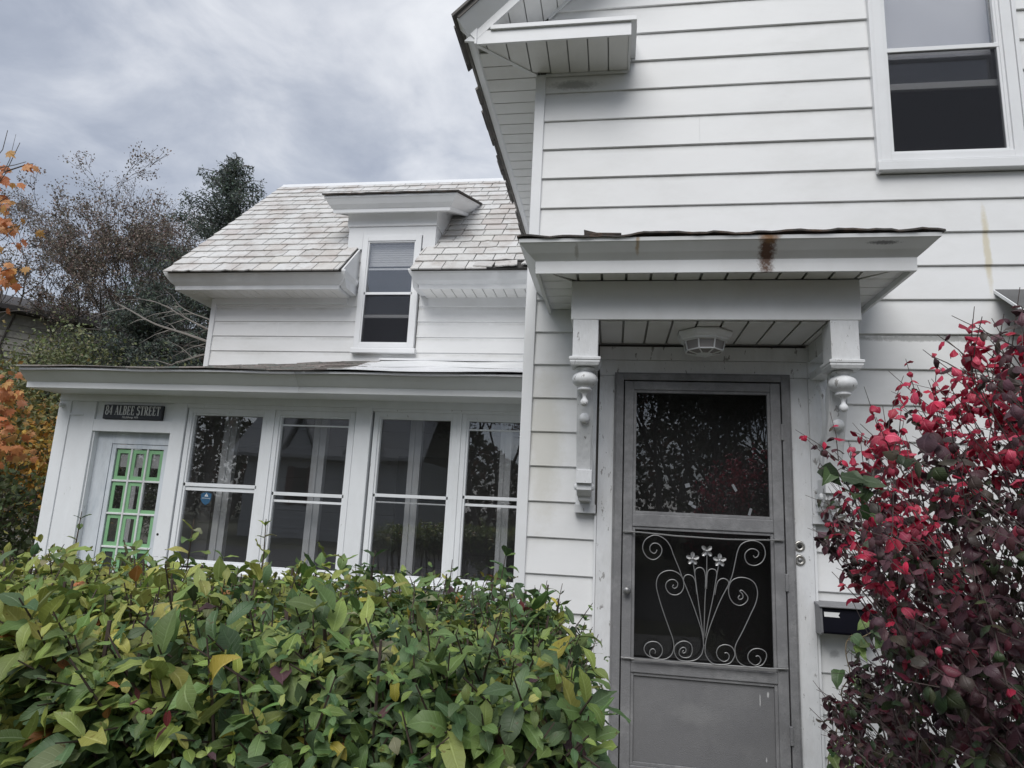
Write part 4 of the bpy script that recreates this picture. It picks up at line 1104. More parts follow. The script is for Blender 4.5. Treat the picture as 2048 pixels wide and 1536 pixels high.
pbox('porch_post', -2.298, -2.148, 0.35, 2.4545, PY - 0.012)
for a_, c_ in ((-3.9745, -2.2985), (-2.1475, -0.55)):
    pbox('window_head', a_, c_, 2.4155 if a_ < -3 else 2.4255, 2.4545, PY + 0.002, PY + 0.09)
b = MB(); b.prism([(PY - 0.035, 0.925), (PY - 0.035, 0.955), (PY + 0.0, 0.964), (PY + 0.09, 0.964), (PY + 0.09, 0.925)], -3.9745, -2.2985, 'x'); b.build('porch_sill', M_PORCHWOOD, house, bev=0.003)
b = MB(); b.prism([(PY - 0.035, 0.925), (PY - 0.035, 0.955), (PY + 0.0, 0.964), (PY + 0.09, 0.964), (PY + 0.09, 0.925)], -2.1475, -0.55, 'x'); b.build('porch_sill', M_PORCHWOOD, house, bev=0.003)
pbox('porch_panel', -3.9745, -2.2985, 0.35, 0.9245, PY + 0.004); pbox('porch_panel', -2.1475, -0.55, 0.35, 0.9245, PY + 0.004)
# porch side wall with a window, floor, ceiling, inner posts
b = MB(); b.box(PX, PX + 0.1, PY + 0.1, 3.95, 0.3, 1.0); b.box(PX, PX + 0.1, PY + 0.1, 3.95, 2.3, 2.5); b.box(PX, PX + 0.1, PY + 0.1, 2.1, 1.0, 2.3); b.box(PX, PX + 0.1, 2.85, 3.0, 1.0, 2.3); b.box(PX, PX + 0.1, 3.7, 3.95, 1.0, 2.3); b.build('porch_side_wall', M_PORCHWOOD, house)
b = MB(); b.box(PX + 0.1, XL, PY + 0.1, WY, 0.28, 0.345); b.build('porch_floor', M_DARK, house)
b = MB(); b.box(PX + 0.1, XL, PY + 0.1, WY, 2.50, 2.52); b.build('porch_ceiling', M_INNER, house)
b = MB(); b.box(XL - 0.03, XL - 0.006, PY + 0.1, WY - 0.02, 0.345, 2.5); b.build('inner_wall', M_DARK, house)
for a_, c_ in ((-3.728, -3.597), (-2.803, -2.678), (-1.860, -1.749), (-1.009, -0.907)):
    b = MB(); b.box(a_, c_, 2.00, 2.06, 0.345, 2.5); b.box(a_ + 0.03, c_ - 0.06, 1.985, 2.00, 0.345, 2.5); b.build('inner_post', M_PORCHWOOD, house)
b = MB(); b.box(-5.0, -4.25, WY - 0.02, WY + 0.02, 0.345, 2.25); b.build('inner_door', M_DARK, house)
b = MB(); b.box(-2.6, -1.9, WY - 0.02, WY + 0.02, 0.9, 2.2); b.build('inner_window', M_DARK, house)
# porch eave
b = MB()
pp_ = [(1.42, 2.520), (1.40, 2.520), (1.398, 2.572), (1.385, 2.580), (1.335, 2.622), (1.300, 2.655), (1.290, 2.672), (1.295, 2.690), (1.42, 2.690)]
b.prism(pp_, -2.70, -0.56, 'x'); b.build('porch_fascia', M_TRIM_GREY, house)
b = MB(); b.prism([(y_ - 0.004, z - 0.001) for y_, z in pp_], -5.386, -2.7005, 'x'); b.build('porch_fascia', M_TRIM, house)
b = MB(); b.prism([(1.42, 2.521), (1.745, 2.521), (1.745, 2.529), (1.42, 2.529)], -5.38, -0.56, 'x'); b.build('porch_soffit', M_TRIM, house)
# porch roof: shingles at the left, white sheet metal at the right
def proof(x):   # height of the roof at the wing wall
    return 3.29 + (3.405 - 3.29) * min(1, max(0, (x + 5.386) / 2.4))
def pr_pt(x, t, h=0.0):
    y_ = 1.262 + t * (WY - 1.262); z = 2.690 + t * (proof(x) - 2.690) - 0.05 * math.sin(math.pi * t) + 0.006 * math.sin(x * 5 + t * 7)
    return (x, y_, z + h)
b = MB()
xs_ = [-5.39 + 0.2 * i for i in range(25)]; xs_[-1] = -0.56
for xa, xb_ in zip(xs_, xs_[1:]):
    for t in range(5):
        b.face([pr_pt(xa, t / 5, -0.03), pr_pt(xb_, t / 5, -0.03), pr_pt(xb_, (t + 1) / 5, -0.03), pr_pt(xa, (t + 1) / 5, -0.03)])
b.build('porch_roof', M_ASPHALT, house)
def split_x(t): return -2.41 + t * (-2.955 + 2.41)
nr = 18
for r in range(nr):
    t0, t1 = r / nr, (r + 1.15) / nr
    x = -5.40 + (0.12 if r % 2 else 0)
    first = True
    while x < split_x(t0):
        x1 = min(x + random.uniform(0.22, 0.34), split_x(t0) + 0.02)
        xa = -5.40 if first else x
        first = False
        b = MB(); j = random.uniform(-0.003, 0.006)
        lo, hi = 0.004, 0.013 + j
        P = [pr_pt(xa, t0, lo), pr_pt(x1 - 0.004, t0, lo), pr_pt(x1 - 0.004, min(t1, 1), lo - 0.012), pr_pt(xa, min(t1, 1), lo - 0.012), pr_pt(xa, t0, hi), pr_pt(x1 - 0.004, t0, hi), pr_pt(x1 - 0.004, min(t1, 1), -0.004), pr_pt(xa, min(t1, 1), -0.004)]
        b.mesh(P, [(0, 3, 2, 1), (4, 5, 6, 7), (0, 1, 5, 4), (1, 2, 6, 5), (2, 3, 7, 6), (3, 0, 4, 7)])
        b.build('shingle', M_SHINGLE, house)
        x = x1
for r in range(3):
    t0, t1 = r / 3, (r + 1.02) / 3
    b = MB(); V = []; F = []
    nseg = 14
    for i in range(nseg + 1):
        for t, h in ((t0, 0.007), (t0, 0.011), (min(t1, 1), 0.004), (min(t1, 1), 0.000)):
            xs0 = split_x(t) - 0.10
            x = xs0 + (-0.56 - xs0) * i / nseg
            V.append(pr_pt(x, t, h + 0.0015 * math.sin(i * 1.1 + r * 2)))
    F = [(i * 4 + j, i * 4 + (j + 1) % 4, i * 4 + 4 + (j + 1) % 4, i * 4 + 4 + j) for i in range(nseg) for j in range(4)] + [(3, 2, 1, 0), tuple(nseg * 4 + j for j in range(4))]
    b.mesh(V, F); b.build('roof_sheet', M_METALROOF, house)
b = MB(); b.box(-2.95, -0.56, WY - 0.06, WY - 0.002, 3.40, 3.425); b.build('roof_flashing', M_METALROOF, house)
#__OBJECTS__

# ------------------------------------------------------------------ small things on the house
def stroke_glyph(b, polys, x, z, sx, sz, y, shear):
    for pl in polys:
        b.prism([(x + u * sx + shear * v * sz, z + v * sz) for u, v in pl], y - 0.002, y, 'y')


def bar(x0, z0, x1, z1, w):
    d = Vector((x1 - x0, z1 - z0)); n_ = Vector((-d.y, d.x)).normalized() * w / 2
    return [(x0 - n_.x, z0 - n_.y), (x1 - n_.x, z1 - n_.y), (x1 + n_.x, z1 + n_.y), (x0 + n_.x, z0 + n_.y)]


def arc(cx, cz, rx, rz, a0, a1, wt, wn, n=10):
    """a stroke along an ellipse, thick (wt) at its sides and thin (wn) at top and bottom, as quads"""
    out = []
    for i in range(n):
        t0, t1 = math.radians(a0 + (a1 - a0) * i / n), math.radians(a0 + (a1 - a0) * (i + 1) / n)
        q = []
        for t, s in ((t0, 1), (t1, 1), (t1, -1), (t0, -1)):
            w = (wn + (wt - wn) * abs(math.cos(t))) / 2 * s
            q.append((cx + (rx + w) * math.cos(t), cz + (rz + w) * math.sin(t)))
        out.append(q)
    return out


TK, TN = 0.20, 0.07
def ser(x, z, w=0.26): return [(x - w / 2, z - 0.025), (x + w / 2, z - 0.025), (x + w / 2, z + 0.025), (x - w / 2, z + 0.025)]
GLY = {
 '8': (0.62, arc(0.31, 0.74, 0.20, 0.23, 0, 360, TK * 0.8, TN, 16) + arc(0.31, 0.27, 0.24, 0.25, 0, 360, TK * 0.8, TN, 16)),
 '4': (0.66, [bar(0.46, 0.0, 0.46, 1.0, TK), bar(0.04, 0.28, 0.46, 1.0, TN), bar(0.02, 0.28, 0.64, 0.28, TN), ser(0.46, 0.02)]),
 'A': (0.80, [bar(0.10, 0.0, 0.38, 1.0, TN), bar(0.36, 1.0, 0.68, 0.0, TK), bar(0.2, 0.33, 0.58, 0.33, TN), ser(0.10, 0.02), ser(0.68, 0.02, 0.34)]),
 'L': (0.66, [bar(0.18, 0.0, 0.18, 1.0, TK), bar(0.05, 0.03, 0.60, 0.03, TN), bar(0.60, 0.0, 0.60, 0.27, TN), ser(0.18, 0.97, 0.36)]),
 'B': (0.72, [bar(0.18, 0.0, 0.18, 1.0, TK), ser(0.14, 0.02, 0.28), ser(0.14, 0.98, 0.28)] + arc(0.34, 0.76, 0.22, 0.22, -90, 90, TK, TN) + arc(0.34, 0.28, 0.27, 0.25, -90, 90, TK, TN) + [bar(0.18, 0.97, 0.36, 0.97, TN), bar(0.18, 0.53, 0.36, 0.53, TN), bar(0.18, 0.03, 0.36, 0.03, TN)]),
 'E': (0.68, [bar(0.18, 0.0, 0.18, 1.0, TK), bar(0.05, 0.03, 0.60, 0.03, TN), bar(0.05, 0.97, 0.58, 0.97, TN), bar(0.18, 0.52, 0.44, 0.52, TN), bar(0.60, 0.0, 0.60, 0.25, TN), bar(0.57, 0.76, 0.57, 1.0, TN), bar(0.44, 0.40, 0.44, 0.64, TN)]),
 'S': (0.60, arc(0.30, 0.75, 0.20, 0.22, 30, 270, TK, TN, 12) + arc(0.30, 0.27, 0.22, 0.25, -150, 90, TK, TN, 12) + [bar(0.48, 0.76, 0.48, 1.0, TN), bar(0.08, 0.0, 0.08, 0.25, TN)]),
 'T': (0.72, [bar(0.36, 0.0, 0.36, 1.0, TK), bar(0.04, 0.97, 0.68, 0.97, TN), bar(0.05, 0.74, 0.05, 1.0, TN), bar(0.67, 0.74, 0.67, 1.0, TN), ser(0.36, 0.02, 0.36)]),
 'R': (0.76, [bar(0.18, 0.0, 0.18, 1.0, TK), ser(0.16, 0.02, 0.32), ser(0.14, 0.98, 0.28), bar(0.18, 0.97, 0.36, 0.97, TN), bar(0.18, 0.5, 0.36, 0.5, TN), bar(0.36, 0.5, 0.68, 0.0, TK * 0.9), ser(0.70, 0.02, 0.2)] + arc(0.34, 0.735, 0.23, 0.24, -90, 90, TK, TN)),
 ' ': (0.34, [])}
SX0, SX1, SZ0, SZ1, SYF = -4.842, -4.219, 2.288, 2.425, PY - 0.012
sign = empty('address_sign', ((SX0 + SX1) / 2, SYF, SZ0), 'black street name sign in white serif letters above the green edged door', 'sign')
b = MB(); b.box(SX0, SX1, SYF, PY + 0.018, SZ0, SZ1); b.build('board', M_SIGN, sign, bev=0.003)
txt = '84 ALBEE STREET'
tw = sum(GLY[c][0] + 0.06 for c in txt) - 0.06
scx = (SX1 - SX0 - 0.045) / tw
cx = SX0 + 0.022
for c in txt:
    b = MB(); stroke_glyph(b, GLY[c][1], cx, SZ0 + 0.040, scx, 0.088, SYF, 0.0); cx += (GLY[c][0] + 0.06) * scx
    if c != ' ': b.build('digit' if c.isdigit() else 'letter', M_LETTER, sign)


def text_mesh(name, s, size, loc, parent, m, shear=0.0, align='CENTER', rot=(math.pi / 2, 0, 0)):
    cu = bpy.data.curves.new(name, 'FONT'); cu.body = s; cu.size = size; cu.extrude = 0.0006; cu.shear = shear; cu.align_x = align
    cu.resolution_u = 2
    o = bpy.data.objects.new(name, cu); COL.objects.link(o)
    dg = bpy.context.evaluated_depsgraph_get()
    me = bpy.data.meshes.new_from_object(o.evaluated_get(dg))
    bpy.data.objects.remove(o)
    me.materials.clear(); me.materials.append(m)
    me.transform(Matrix.Translation(loc) @ Matrix.Rotation(rot[0], 4, 'X'))
    return link(name, me, parent)


text_mesh('small_lettering', 'Fitchburg, MA', 0.030, ((SX0 + SX1) / 2 - 0.02, SYF - 0.0008, SZ0 + 0.009), sign, M_LETTER, 0.3)

# security sticker on the lower pane of the first porch window
YS = PY + 0.012 + 0.033
st_ = empty('shield_sticker', (-3.69, YS, 1.53), 'blue shield sticker with a white triangle on the porch window beside the door', 'sticker')
b = MB(); b.prism([(-3.742, 1.628), (-3.690, 1.642), (-3.640, 1.630), (-3.640, 1.575), (-3.655, 1.545), (-3.688, 1.525), (-3.722, 1.545), (-3.742, 1.575)], YS - 0.001, YS, 'y'); b.build('shield', M_BLUE, st_)
b = MB(); b.prism([(-3.708, 1.603), (-3.690, 1.632), (-3.670, 1.603)], YS - 0.002, YS - 0.001, 'y'); b.build('warning_triangle', M_LETTER, st_)
b = MB(); b.box(-3.691, -3.687, YS - 0.003, YS - 0.002, 1.612, 1.623); b.box(-3.691, -3.687, YS - 0.003, YS - 0.002, 1.607, 1.610); b.build('exclamation_mark', M_BLUE, st_)
text_mesh('small_lettering', '24/7 Monitoring', 0.0125, (-3.691, YS - 0.0018, 1.583), st_, M_LETTER)

# porch ceiling lamp
LX, LY, LZ = 0.478, -0.27, 2.600
lamp = empty('porch_lamp', (LX, LY, LZ), 'white octagonal lantern fixed to the ceiling under the door canopy', 'lamp')
def octo(r, z, ph=math.pi / 8): return [(LX + r * math.cos(ph + k * math.pi / 4), LY + r * math.sin(ph + k * math.pi / 4), z) for k in range(8)]
def stack(b, rings):
    V = [p for r in rings for p in r]; F = [tuple(range(8)), tuple(range(len(V) - 8, len(V)))]
    for i in range(len(rings) - 1):
        for k in range(8): F.append((i * 8 + k, i * 8 + (k + 1) % 8, i * 8 + 8 + (k + 1) % 8, i * 8 + 8 + k))
    return b.mesh(V, F)
b = MB(); stack(b, [octo(0.150, 2.600), octo(0.152, 2.590), octo(0.142, 2.570), octo(0.128, 2.562), octo(0.126, 2.552), octo(0.110, 2.552)]); b.build('lamp_base', M_TRIM, lamp, bev=0.002)
top, low, bot = octo(0.112, 2.552), octo(0.100, 2.500), octo(0.040, 2.486)
b = MB()
for A_, B_ in ((top, low), (low, bot)):
    for k in range(8): b.tube([A_[k], B_[k]], 0.0042, 5)
for R_ in (low, bot, top):
    for k in range(8): b.tube([R_[k], R_[(k + 1) % 8]], 0.0042, 5)
b.build('lamp_frame', M_TRIM, lamp)
sh_ = lambda p: (LX + (p[0] - LX) * 0.97, LY + (p[1] - LY) * 0.97, p[2] + 0.001)
for A_, B_ in ((top, low), (low, bot)):
    for k in range(8):
        b = MB(); b.face([sh_(A_[k]), sh_(A_[(k + 1) % 8]), sh_(B_[(k + 1) % 8]), sh_(B_[k])]); b.build('lamp_pane', M_FROST, lamp)
b = MB(); stack(b, [octo(0.042, 2.490), octo(0.038, 2.482), octo(0.014, 2.478)]); b.lathe([(0.0, 0.0), (0.009, -0.003), (0.008, -0.007), (0.0, -0.010)], (LX, LY, 2.478), 'z', 10); b.build('lamp_finial', M_TRIM, lamp)

# door bell and lock on the right casing
for nm, lab, z, inner in (('doorbell', 'round metal doorbell on the door casing, the upper of the two discs', 1.491, 0), ('door_lock', 'round metal lock cylinder on the door casing, just below the doorbell', 1.419, 1)):
    e = empty(nm, (0.996, -0.033, z), lab, 'doorbell' if not inner else 'lock')
    b = MB(); b.lathe([(0.0, -0.006), (0.016, -0.006), (0.020, -0.009), (0.026, -0.007), (0.029, -0.002), (0.029, 0.001)], (0.996, -0.033, z), 'y', 20); b.build('disc', M_STEEL, e, smooth=True)
    b = MB(); b.lathe([(0.0, -0.011), (0.010, -0.0105), (0.012, -0.006)], (0.996, -0.033, z), 'y', 14); b.build('button' if not inner else 'cylinder', M_BLACK if not inner else M_KNOB, e, smooth=True)
# mailbox
mb = empty('mailbox', (1.205, -0.02, 1.06), 'dark navy wall mailbox beside the door, half hidden by the red bush', 'mailbox')
b = MB(); b.prism([(-0.002, 1.060), (-0.120, 1.066), (-0.125, 1.075), (-0.110, 1.192), (-0.002, 1.200)], 1.075, 1.345, 'x'); b.build('box', M_MAILBOX, mb, bev=0.004)
b = MB(); b.prism([(-0.002, 1.2005), (-0.118, 1.1925), (-0.128, 1.196), (-0.126, 1.204), (-0.002, 1.216)], 1.058, 1.362, 'x'); b.build('lid', M_MAILGREY, mb, bev=0.002)
for xx in (1.062, 1.346): 
    b = MB(); b.prism([(-0.002, 1.055), (-0.122, 1.060), (-0.128, 1.072), (-0.118, 1.191), (-0.002, 1.199)], xx, xx + 0.012, 'x'); b.build('end_plate', M_MAILGREY, mb, bev=0.002)
b = MB(); pl = lambda z: -0.125 + (z - 1.075) * 0.015 / 0.117 - 0.0015
b.face([(1.083, pl(1.172), 1.172), (1.160, pl(1.172), 1.172), (1.152, pl(1.158), 1.158), (1.158, pl(1.148), 1.148), (1.083, pl(1.149), 1.149)]); b.build('paper_label', M_SHADE, mb)

# ------------------------------------------------------------------ foliage tools
SHAPES = {'oval': ([0, .10, .25, .45, .65, .85, 1.0], [.05, .45, .82, 1.0, .86, .42, .0]), 'round': ([0, .08, .22, .45, .68, .88, 1.0], [.08, .55, .90, 1.0, .90, .50, .0]), 'heart': ([0, .06, .2, .4, .62, .84, 1.0], [.35, .85, 1.0, .92, .64, .28, .0])}


def unit(a): return a / np.maximum(np.linalg.norm(a, axis=-1, keepdims=True), 1e-9)


def leaf_verts(base, d, nrm, L, W, fold, curl, shape='oval', wave=0.0):
    """(N,21,3) leaf vertices: 7 rows of left, midrib, right"""
    T, H = SHAPES[shape]
    d = unit(d); s = unit(np.cross(d, nrm)); n = np.cross(s, d)
    out = np.zeros((len(base), 21, 3))
    L = L[:, None]; W = W[:, None]; fold = fold[:, None]; curl = curl[:, None]
    for r, (t, h) in enumerate(zip(T, H)):
        a = curl * t
        k = np.where(np.abs(curl) < 1e-3, 1e-3, curl)
        px = np.sin(k * t) / k; pn = -(1 - np.cos(k * t)) / k
        c = base + d * L * px + n * L * pn
        nr = n * np.cos(a) + d * np.sin(a)
        wv = rng.normal(0, 1, (len(base), 1)) * wave * W if wave else 0.0
        lat = s * W * 0.5 * h * (1 + rng.normal(0, 0.10, (len(base), 1)))
        out[:, r * 3 + 1] = c
        out[:, r * 3] = c - lat * np.cos(fold) + nr * (W * 0.5 * h * np.sin(fold) + wv)
        out[:, r * 3 + 2] = c + lat * np.cos(fold) + nr * (W * 0.5 * h * np.sin(fold) - wv)
    return out


LEAF_F = np.array([[r * 3 + c, r * 3 + c + 1, (r + 1) * 3 + c + 1, (r + 1) * 3 + c] for r in range(6) for c in range(2)])


LEAF_ST = np.array([[c == 1, T_, 0, 1] for T_ in (0, .1, .25, .45, .65, .85, 1.0) for c in range(3)], float)


def arrays_mesh(name, V, Fq, cols, m, parent=None, smooth=True, kind=None):
    """V (N,k,3) stacked pieces with the same faces Fq (m,4); cols (N,3)"""
    n, k, _ = V.shape
    F = (Fq[None] + (np.arange(n) * k)[:, None, None]).reshape(-1)
    nv, nf, w = n * k, n * len(Fq), Fq.shape[1]
    me = bpy.data.meshes.new(name)
    me.vertices.add(nv); me.loops.add(nf * w); me.polygons.add(nf)
    me.vertices.foreach_set('co', V.reshape(-1).astype(np.float32))
    me.loops.foreach_set('vertex_index', F.astype(np.int32))
    me.polygons.foreach_set('loop_start', np.arange(0, nf * w, w, dtype=np.int32))
    me.polygons.foreach_set('use_smooth', np.full(nf, smooth))
    me.update(calc_edges=True)
    ca = me.color_attributes.new('Col', 'FLOAT_COLOR', 'POINT')
    cc = np.concatenate([np.repeat(cols, k, axis=0), np.ones((nv, 1))], 1)
    ca.data.foreach_set('color', cc.reshape(-1).astype(np.float32))
    if k == 21:
        cb = me.color_attributes.new('Leaf', 'FLOAT_COLOR', 'POINT'); cb.data.foreach_set('color', np.tile(LEAF_ST.reshape(-1), n).astype(np.float32))
    me.materials.append(m)
    o = link(name, me, parent)
    if kind: o['kind'] = kind
    return o


def leaf_stuff_and_parts(root, V, cols, m, n_parts, name='leaf', rest='foliage'):
    """the leaves that show largest become parts (sharing meshes by colour); the others are one joined part"""
    c = V[:, 10]; rel = c - np.array(CAM)
    ax = rel @ np.array(R2); uu = rel @ np.array(R0) / np.maximum(ax, .01) * 1314 + 1024; vv = rel @ np.array(R1) / np.maximum(ax, .01) * 1314 + 768
    vis = (ax > .2) & (uu > -20) & (uu < 2068) & (vv > -20) & (vv < 1556)
    area = np.linalg.norm(np.cross(V[:, 19] - V[:, 1], V[:, 11] - V[:, 9]), axis=1)
    nl = np.cross(V[:, 19] - V[:, 1], V[:, 11] - V[:, 9]); face = np.abs(np.sum(unit(nl) * unit(rel), 1))
    score = np.where(vis, area * (0.3 + face) / ax ** 2, 0)
    # leaves buried behind nearer ones score less: coarse depth buffer in the picture
    cell = np.clip((uu // 24).astype(int), 0, 90) * 100 + np.clip((vv // 24).astype(int), 0, 70)
    near = np.full(20000, 1e9); np.minimum.at(near, np.where(vis, cell, 19999), np.where(vis, ax, 1e9))
    score *= np.exp(-((ax - near[cell]) / 0.12).clip(0, 8))
    top = np.argsort(-score)[:n_parts]
    keep = np.ones(len(V), bool); keep[top] = False
    for i in top:
        me = bpy.data.meshes.new(name)
        P = V[i]; o0 = P[1].copy()
        me.from_pydata([tuple(p) for p in P - o0], [], [tuple(int(q) for q in f) for f in LEAF_F])
        me.polygons.foreach_set('use_smooth', [True] * len(LEAF_F))
        ca = me.color_attributes.new('Col', 'FLOAT_COLOR', 'POINT')
        ca.data.foreach_set('color', np.tile(np.append(cols[i], 1.0), 21).astype(np.float32))
        cb = me.color_attributes.new('Leaf', 'FLOAT_COLOR', 'POINT'); cb.data.foreach_set('color', LEAF_ST.reshape(-1).astype(np.float32))
        me.materials.append(m)
        o = bpy.data.objects.new(name, me); COL.objects.link(o); o.parent = root
        o.location = Vector(o0) - root.location
    arrays_mesh(rest, V[keep], LEAF_F, cols[keep], m, root, True, 'stuff')


def rand_unit(n):
    return unit(rng.normal(size=(n, 3)))


def pick_colours(pal, w, n, jit=0.18):
    pal = np.array(pal); w = np.array(w, float) / np.sum(w)
    c = pal[rng.choice(len(pal), n, p=w)]
    return np.clip(c * (1 + rng.normal(0, jit, (n, 1))) * (1 + rng.normal(0, jit * 0.3, (n, 3))), 0.003, 0.9)


def shoots(P, D, length, gap, leafL, aspect, spread=1.0, droop=0.35, start=0.25, upbias=0.5):
    """leaf frames along stems: P,D (n,3) bases and directions; returns leaf arrays and stem index"""
    B, DD, NN, LL, SI = [], [], [], [], []
    for i in range(len(P)):
        n = max(2, int(length[i] * (1 - start) / gap))
        t = start + (1 - start) * (np.arange(n) + 0.5 * rng.random()) / n
        d = D[i]
        a = np.cross(d, [0, 0, 1.0]); a = a / (np.linalg.norm(a) + 1e-6)
        if np.linalg.norm(a) < .5: a = np.array([1.0, 0, 0])
        c = np.cross(a, d)
        ph = rng.random() * 6.28
        for k in range(n):
            for s in (0, math.pi):
                if rng.random() < 0.08: continue
                an = ph + k * 1.571 + s + rng.normal(0, .25)
                out = a * math.cos(an) + c * math.sin(an)
                ld = out * spread + d * (0.55 + 0.5 * t[k]) + np.array([0, 0, -droop * rng.random()])
                B.append(P[i] + d * length[i] * t[k]); DD.append(ld)
                NN.append(d * 0.8 + np.array([0, 0, upbias]) + rng.normal(0, .25, 3))
                LL.append(leafL[i] * (0.65 + 0.35 * math.sin(math.pi * min(1, t[k] * 0.9 + 0.1))) * rng.uniform(.75, 1.15)); SI.append(i)
        # tip pair
    B, DD, NN, LL, SI = map(np.array, (B, DD, NN, LL, SI))
    return B, DD, NN, LL, LL * aspect * rng.uniform(.75, 1.2, len(LL)), SI


# ------------------------------------------------------------------ hedge
M_HEDGE = leaf_mat('hedge_leaf', 0.50, 0.25, (0.10, 0.035, 0.01), 0.55, True)
hedge = empty('hedge', (-1.9, -2.0, 0), 'mixed green hedge with pruned stems and yellowing leaves in front of the porch', 'hedge')
HX1 = -0.075


def hedge_top(x, y): return 1.285 + 0.02 * np.sin(x * 4.1 + 1) * np.sin(y * 5) + 0.015 * np.sin(x * 9) - 0.16 * np.exp(-((x - HX1) / 0.10) ** 2)
HYF, HYB = -2.66, -1.18
Ps, Ds = [], []
n_top = 3300
x = -3.6 + (3.6 + HX1) * np.sqrt(rng.random(n_top)); y = HYF + (HYB - HYF) * rng.random(n_top)
z = hedge_top(x, y) - 0.16 - rng.random(n_top) * 0.16
Ps.append(np.stack([x, y, z], 1)); Ds.append(np.stack([rng.normal(0, .35, n_top), rng.normal(-0.08, .35, n_top), np.ones(n_top)], 1))
n_fr = 1500
x = -2.4 + (2.4 + HX1) * np.sqrt(rng.random(n_fr)); z = 0.55 + 0.75 * np.sqrt(rng.random(n_fr)); y = HYF + 0.10 + 0.20 * rng.random(n_fr)
Ps.append(np.stack([x, y, z - 0.10], 1)); Ds.append(np.stack([rng.normal(0, .4, n_fr), -0.75 + rng.normal(0, .3, n_fr), 0.55 + rng.normal(0, .3, n_fr)], 1))
n_en = 950
y = HYF + (HYB - HYF) * rng.random(n_en); z = 0.45 + 0.75 * rng.random(n_en); x = HX1 - 0.22 - 0.15 * rng.random(n_en)
Ps.append(np.stack([x, y, z - 0.08], 1)); Ds.append(np.stack([0.55 + rng.normal(0, .3, n_en), rng.normal(-.15, .4, n_en), 0.7 + rng.normal(0, .3, n_en)], 1))
for (x, y, z, h) in ((-1.72, -1.3, 1.26, 0.13), (-.62, -1.3, 1.27, 0.07), (-.93, -1.3, 1.27, 0.08), (-.42, -1.25, 1.27, 0.07), (-2.2, -1.35, 1.28, 0.08), (-1.35, -1.4, 1.27, 0.09)):
    Ps.append(np.array([[x + .01, y, z + h - .12]])); Ds.append(np.array([[.04, -.04, 1.0]]))
P = np.concatenate(Ps); D = unit(np.concatenate(Ds))
ln = rng.uniform(0.16, 0.30, len(P))
xx = P[:, 0]
big = np.clip((-0.55 - xx) / 0.7, 0, 1)
Lf = np.where(rng.random(len(P)) < 0.22 + 0.55 * big, rng.uniform(.060, .112, len(P)), rng.uniform(.028, .058, len(P)))
B, DD, NN, LL, WW, SI = shoots(P, D, ln, 0.039, Lf, 0.50, 1.0, 0.5, 0.2, 0.6)
n = len(B)
keep = (B[:, 0] < HX1 + 0.06)
V = leaf_verts(B, DD, NN, LL, WW, rng.uniform(.0, .55, n), rng.normal(.55, .65, n), 'oval', 0.07)
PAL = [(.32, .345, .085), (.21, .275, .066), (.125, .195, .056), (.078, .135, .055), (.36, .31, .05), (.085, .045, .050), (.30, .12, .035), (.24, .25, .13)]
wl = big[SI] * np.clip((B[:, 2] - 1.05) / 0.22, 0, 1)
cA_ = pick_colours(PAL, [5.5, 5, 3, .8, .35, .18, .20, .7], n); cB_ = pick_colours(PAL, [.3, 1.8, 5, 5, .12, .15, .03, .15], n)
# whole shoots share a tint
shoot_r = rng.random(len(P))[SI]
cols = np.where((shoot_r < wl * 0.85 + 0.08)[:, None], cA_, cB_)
tipred = (rng.random(len(P)) < 0.02)[SI] & (B[:, 2] > 1.2) & (LL < .05)
cols[tipred] = pick_colours([(.16, .025, .025), (.10, .03, .03)], [1, 1], tipred.sum())
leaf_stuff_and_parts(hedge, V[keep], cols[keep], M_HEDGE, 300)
# stems: main stems, shoot stems and bare pruned tips standing up through the leaves
b = MB()
for k in range(46):
    x, y = random.uniform(-3.4, HX1 - 0.22), random.uniform(HYF + 0.2, HYB - 0.2)
    p = Vector((x, y, 0)); pts = [p]; 
    for q in range(5): p = p + Vector((random.gauss(0, .05), random.gauss(0, .05), 0.24)); pts.append(p.copy())
    b.tube(pts, [0.016, .014, .012, .010, .008, .006], 5)
b.build('stem', M_TWIG, hedge)['kind'] = 'stuff'
b = MB()
idx = np.concatenate([rng.choice(len(P) - 6, 2300, replace=False), np.arange(len(P) - 6, len(P))])
for i in idx:
    p = Vector(P[i]); d = Vector(D[i]); q = p + d * ln[i] * 1.0
    b.tube([p - d * 0.1, (p + q) / 2 + Vector((random.gauss(0, .006), random.gauss(0, .006), 0)), q], [.0035, .0028, .0014], 4, False)
for k in range(150):
    x = -3.0 + (2.9) * random.random() ** 0.6; y = random.uniform(HYF, HYB)
    z = float(hedge_top(x, y))
    p = Vector((x, y, z - 0.16)); q = Vector((x + random.gauss(0, .03), y + random.gauss(0, .03), z + random.uniform(0.0, 0.075)))
    r = random.uniform(.0022, .0045)
    b.tube([p, q], [r * 1.2, r], 5)
for (x, y, z, h) in ((-1.72, -1.3, 1.26, 0.13), (-.62, -1.3, 1.27, 0.07), (-.93, -1.3, 1.27, 0.08), (-.42, -1.25, 1.27, 0.07), (-2.2, -1.35, 1.28, 0.08), (-1.35, -1.4, 1.27, 0.09)):
    b.tube([(x, y, z - .2), (x + .01, y, z), (x + .015, y - .01, z + h)], [.003, .0025, .0014], 5)
b.build('twig', M_TWIG, hedge)['kind'] = 'stuff'

